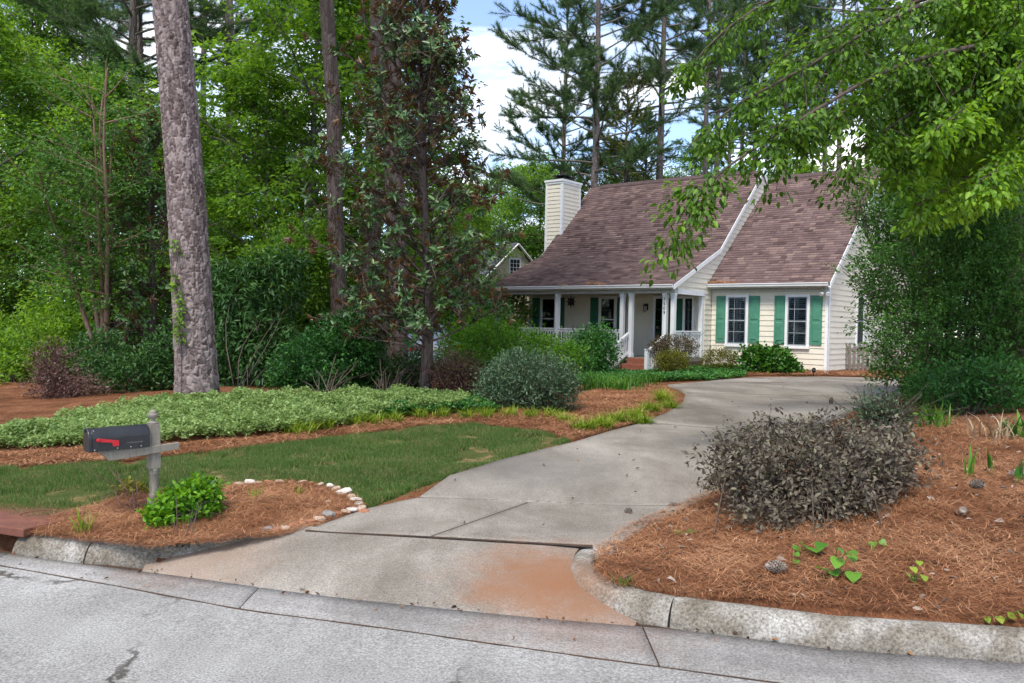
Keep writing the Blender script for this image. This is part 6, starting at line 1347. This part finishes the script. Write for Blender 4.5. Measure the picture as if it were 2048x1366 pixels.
for i, (px, py, s, k) in enumerate(spec):
    q = ground(px, py); lst = proto[M_st[k].name]; o = bpy.data.objects.new('stone', lst[i % len(lst)]); link(o, edging); o.location = q - sb + np.array((0, 0, s * .35 + .015)); s *= 1.0; o.scale = (s, s, s * 1.0); o.rotation_euler = (rng.normal(0, .15), rng.normal(0, .15), rng.uniform(0, 6.28))

# --- storm drain at the end of the kerb
M_rustc = surf('rusty_cast_cover', (.12, .045, .03), (.19, .075, .05), .8, 6, .25, 60)
e0 = lk[0]; ex = (lk[3] - lk[0]) / np.linalg.norm(lk[3] - lk[0]); ang = math.atan2(ex[1], ex[0])
sdn = empty('storm_drain', (e0[0], e0[1], 0), ang, label='kerb storm drain under a rust-brown cover slab', cat='storm drain')
MB().box(-1.44, .10, .02, .80, .135, .20).build('cover_slab', M_rustc, sdn, bevel=.008)
MB().box(-1.40, -.012, .30, .32, -.6, .134).build('throat', M_dark, sdn)
MB().box(-1.44, -.012, .02, .3, -.30, -.20).build('throat_floor', M_dark, sdn)
MB().box(-1.45, -1.40, .02, .3, -.3, .134).build('throat_side', M_kerb, sdn)
MB().lathe([(.135, .196), (.135, .206), (.16, .206), (.165, .196)], (-.22, .42, 0), 24).build('access_ring', M_rustc, sdn)

# --- pine cones
M_cone = surf('pine_cone_scales', (.07, .05, .04), (.20, .16, .13), .85, 40, .2, c3=(.36, .31, .27))
def cone_mesh():
    b = MB(); b.lathe([(.004, -.06), (.016, -.05), (.024, -.02), (.022, .01), (.012, .045), (.003, .055)], n=10)
    for i in range(90):
        t = i / 90; z = -.052 + .105 * t; r = .034 * math.sin(math.pi * (.18 + .75 * t)) ** .8; a = i * 2.39996; o_ = Vector((math.cos(a), math.sin(a), 0)); s_ = Vector((-math.sin(a), math.cos(a), 0)); up = Vector((0, 0, 1))
        c = o_ * r * .45 + up * z; tip = o_ * r * 1.05 + up * (z + .010); w = .0085
        b.hexa([c - s_ * w * .5 - up * .002, c + s_ * w * .5 - up * .002, tip + s_ * w - up * .002, tip - s_ * w - up * .002, c - s_ * w * .5 + up * .001, c + s_ * w * .5 + up * .001, tip + s_ * w * .8 + up * .005, tip - s_ * w * .8 + up * .005])
    return b
cm = None
for i, (px, py, s, rz, lab, tilt) in enumerate([(1550, 1152, 1.15, 1.3, 'pine cone lying on straw in front of the heart-leaved seedlings', 1.5), (1952, 984, 1.2, .4, 'pine cone lying near the iris blades', 1.4), (1662, 812, 1.15, .2, 'dark pine cone standing on the driveway', .2),
                                              (1706, 803, 1.2, 1.1, 'pine cone lying on the driveway next to a standing one', 1.5), (1684, 842, 1.2, 2.0, 'pine cone at the driveway edge above the purple shrub', 1.3), (1925, 1035, .9, 2.6, 'small dark pine cone in open straw', 1.5), (2030, 960, 1.0, .9, 'pine cone under the leafy iris shoot', 1.4), (1345, 1018, .7, .9, 'chewed pine cone core on the driveway joint', 1.55), (1256, 1032, .8, .5, 'brown bark and cone scrap on the driveway edge', 1.5)]):
    q = ground(px, py); o = cone_mesh().build('pine_cone', M_cone) if cm is None else bpy.data.objects.new('pine_cone', cm)
    if cm is None: cm = o.data
    else: COL.objects.link(o)
    o.location = q + np.array((0, 0, .055 * s if tilt > 1 else .08 * s)); o.scale = (s, s, s); o.rotation_euler = (tilt, 0, rz); tag(o, lab, 'pine cone', 'pine cones on the ground')

# --- small landscape spot light by the wall
q = ground(1627, 752); sp = empty('garden_spotlight', q, -.4, label='small garden spotlight on the straw under the wing windows', cat='light')
MB().lathe([(.012, -.05), (.012, .10)], n=8).build('stake', M_metal, sp)
o = MB().lathe([(.03, 0), (.055, .03), (.06, .15), (.05, .152), (.045, .13), (.001, .125)], n=14).build('lamp_head', M_metal, sp, smooth_=True); o.location = (0, 0, .13); o.rotation_euler = (-1.1, 0, 0)
MB().lathe([(.044, 0), (.001, .001)], n=14).build('lens', M_lamp, sp); o2 = [c for c in sp.children if c.name.startswith('lens')][0]; o2.location = (0, .118, .19); o2.rotation_euler = (-1.1, 0, 0)

# --- parked car glimpsed behind the magnolia
M_car = surf('silver_car_paint', (.42, .45, .5), (.48, .51, .56), .3, 2, 0, spec=.6, metallic=.3)
M_tyre = surf('tyre_rubber', (.015, .015, .015), (.03, .03, .03), .85, 20, .1)
M_tail = surf('tail_lamp_red', (.30, .01, .01), (.4, .02, .02), .25, 5, 0, spec=.5)
cx_, cyy = at(872, 23.5); car = empty('parked_car', (cx_, cyy, gz(cx_, cyy)), math.radians(28), label='pale silver car parked behind the magnolia trunk', cat='car')
side = [(0, .32), (0, .78), (.10, .95), (.55, 1.02), (1.05, 1.40), (1.45, 1.47), (2.4, 1.46), (3.2, 1.02), (4.2, .90), (4.45, .72), (4.48, .35)]
b = MB(); NW = 7
for x, w_ in ((-.86, .93), (-.80, 1.0), (-.5, 1.03), (0, 1.04), (.5, 1.03), (.80, 1.0), (.86, .93)):
    for (y, z) in side: b.v.append((x * (1 if z < .9 else 1 - (z - .9) * .28), y + (0 if 0 < y < 4.4 else (.04 if y == 0 else -.04) * abs(x)), .32 + (z - .32) * w_))
ns = len(side)
for i in range(NW - 1):
    for j in range(ns - 1): b.f.append((i*ns + j, i*ns + j + 1, (i+1)*ns + j + 1, (i+1)*ns + j))
    b.f.append((i*ns, (i+1)*ns, (i+1)*ns + ns - 1, i*ns + ns - 1))
b.f.append(tuple(range(ns))); b.f.append(tuple((NW-1)*ns + j for j in reversed(range(ns))))
b.build('body', M_car, car, smooth_=False)
MB().hexa([(-.60, .60, 1.07), (.60, .60, 1.07), (.62, .62, 1.06), (-.62, .62, 1.06), (-.52, 1.02, 1.425), (.52, 1.02, 1.425), (.54, 1.05, 1.41), (-.54, 1.05, 1.41)]).build('rear_window', M_dark, car)
for s in (-1, 1):
    MB().hexa([(s * .845, .9, 1.02), (s * .845, 3.0, 1.02), (s * .80, 3.0, 1.02), (s * .80, .9, 1.02), (s * .76, 1.2, 1.36), (s * .76, 2.4, 1.38), (s * .70, 2.4, 1.38), (s * .70, 1.2, 1.36)]).build('side_window', M_dark, car)
    MB().box(s * .70 - .13, s * .70 + .13, -.03, .03, .72, .88).build('tail_light', M_tail, car)
    for y in (.85, 3.6):
        w_ = MB().lathe([(.24, -.1), (.31, -.1), (.33, -.06), (.33, .06), (.31, .1), (.24, .1)], n=24).build('wheel', M_tyre, car); w_.rotation_euler = (0, math.pi / 2, 0); w_.location = (s * .80, y, .33)
        MB().lathe([(.001, -.085), (.23, -.09), (.235, .09), (.001, .085)], n=20).build('rim', M_rivet, w_)
MB().box(-.82, .82, -.06, .05, .38, .58).build('bumper', M_car, car, bevel=.02)
MB().box(-.26, .26, -.035, .02, .74, .86).build('number_plate', M_white, car)
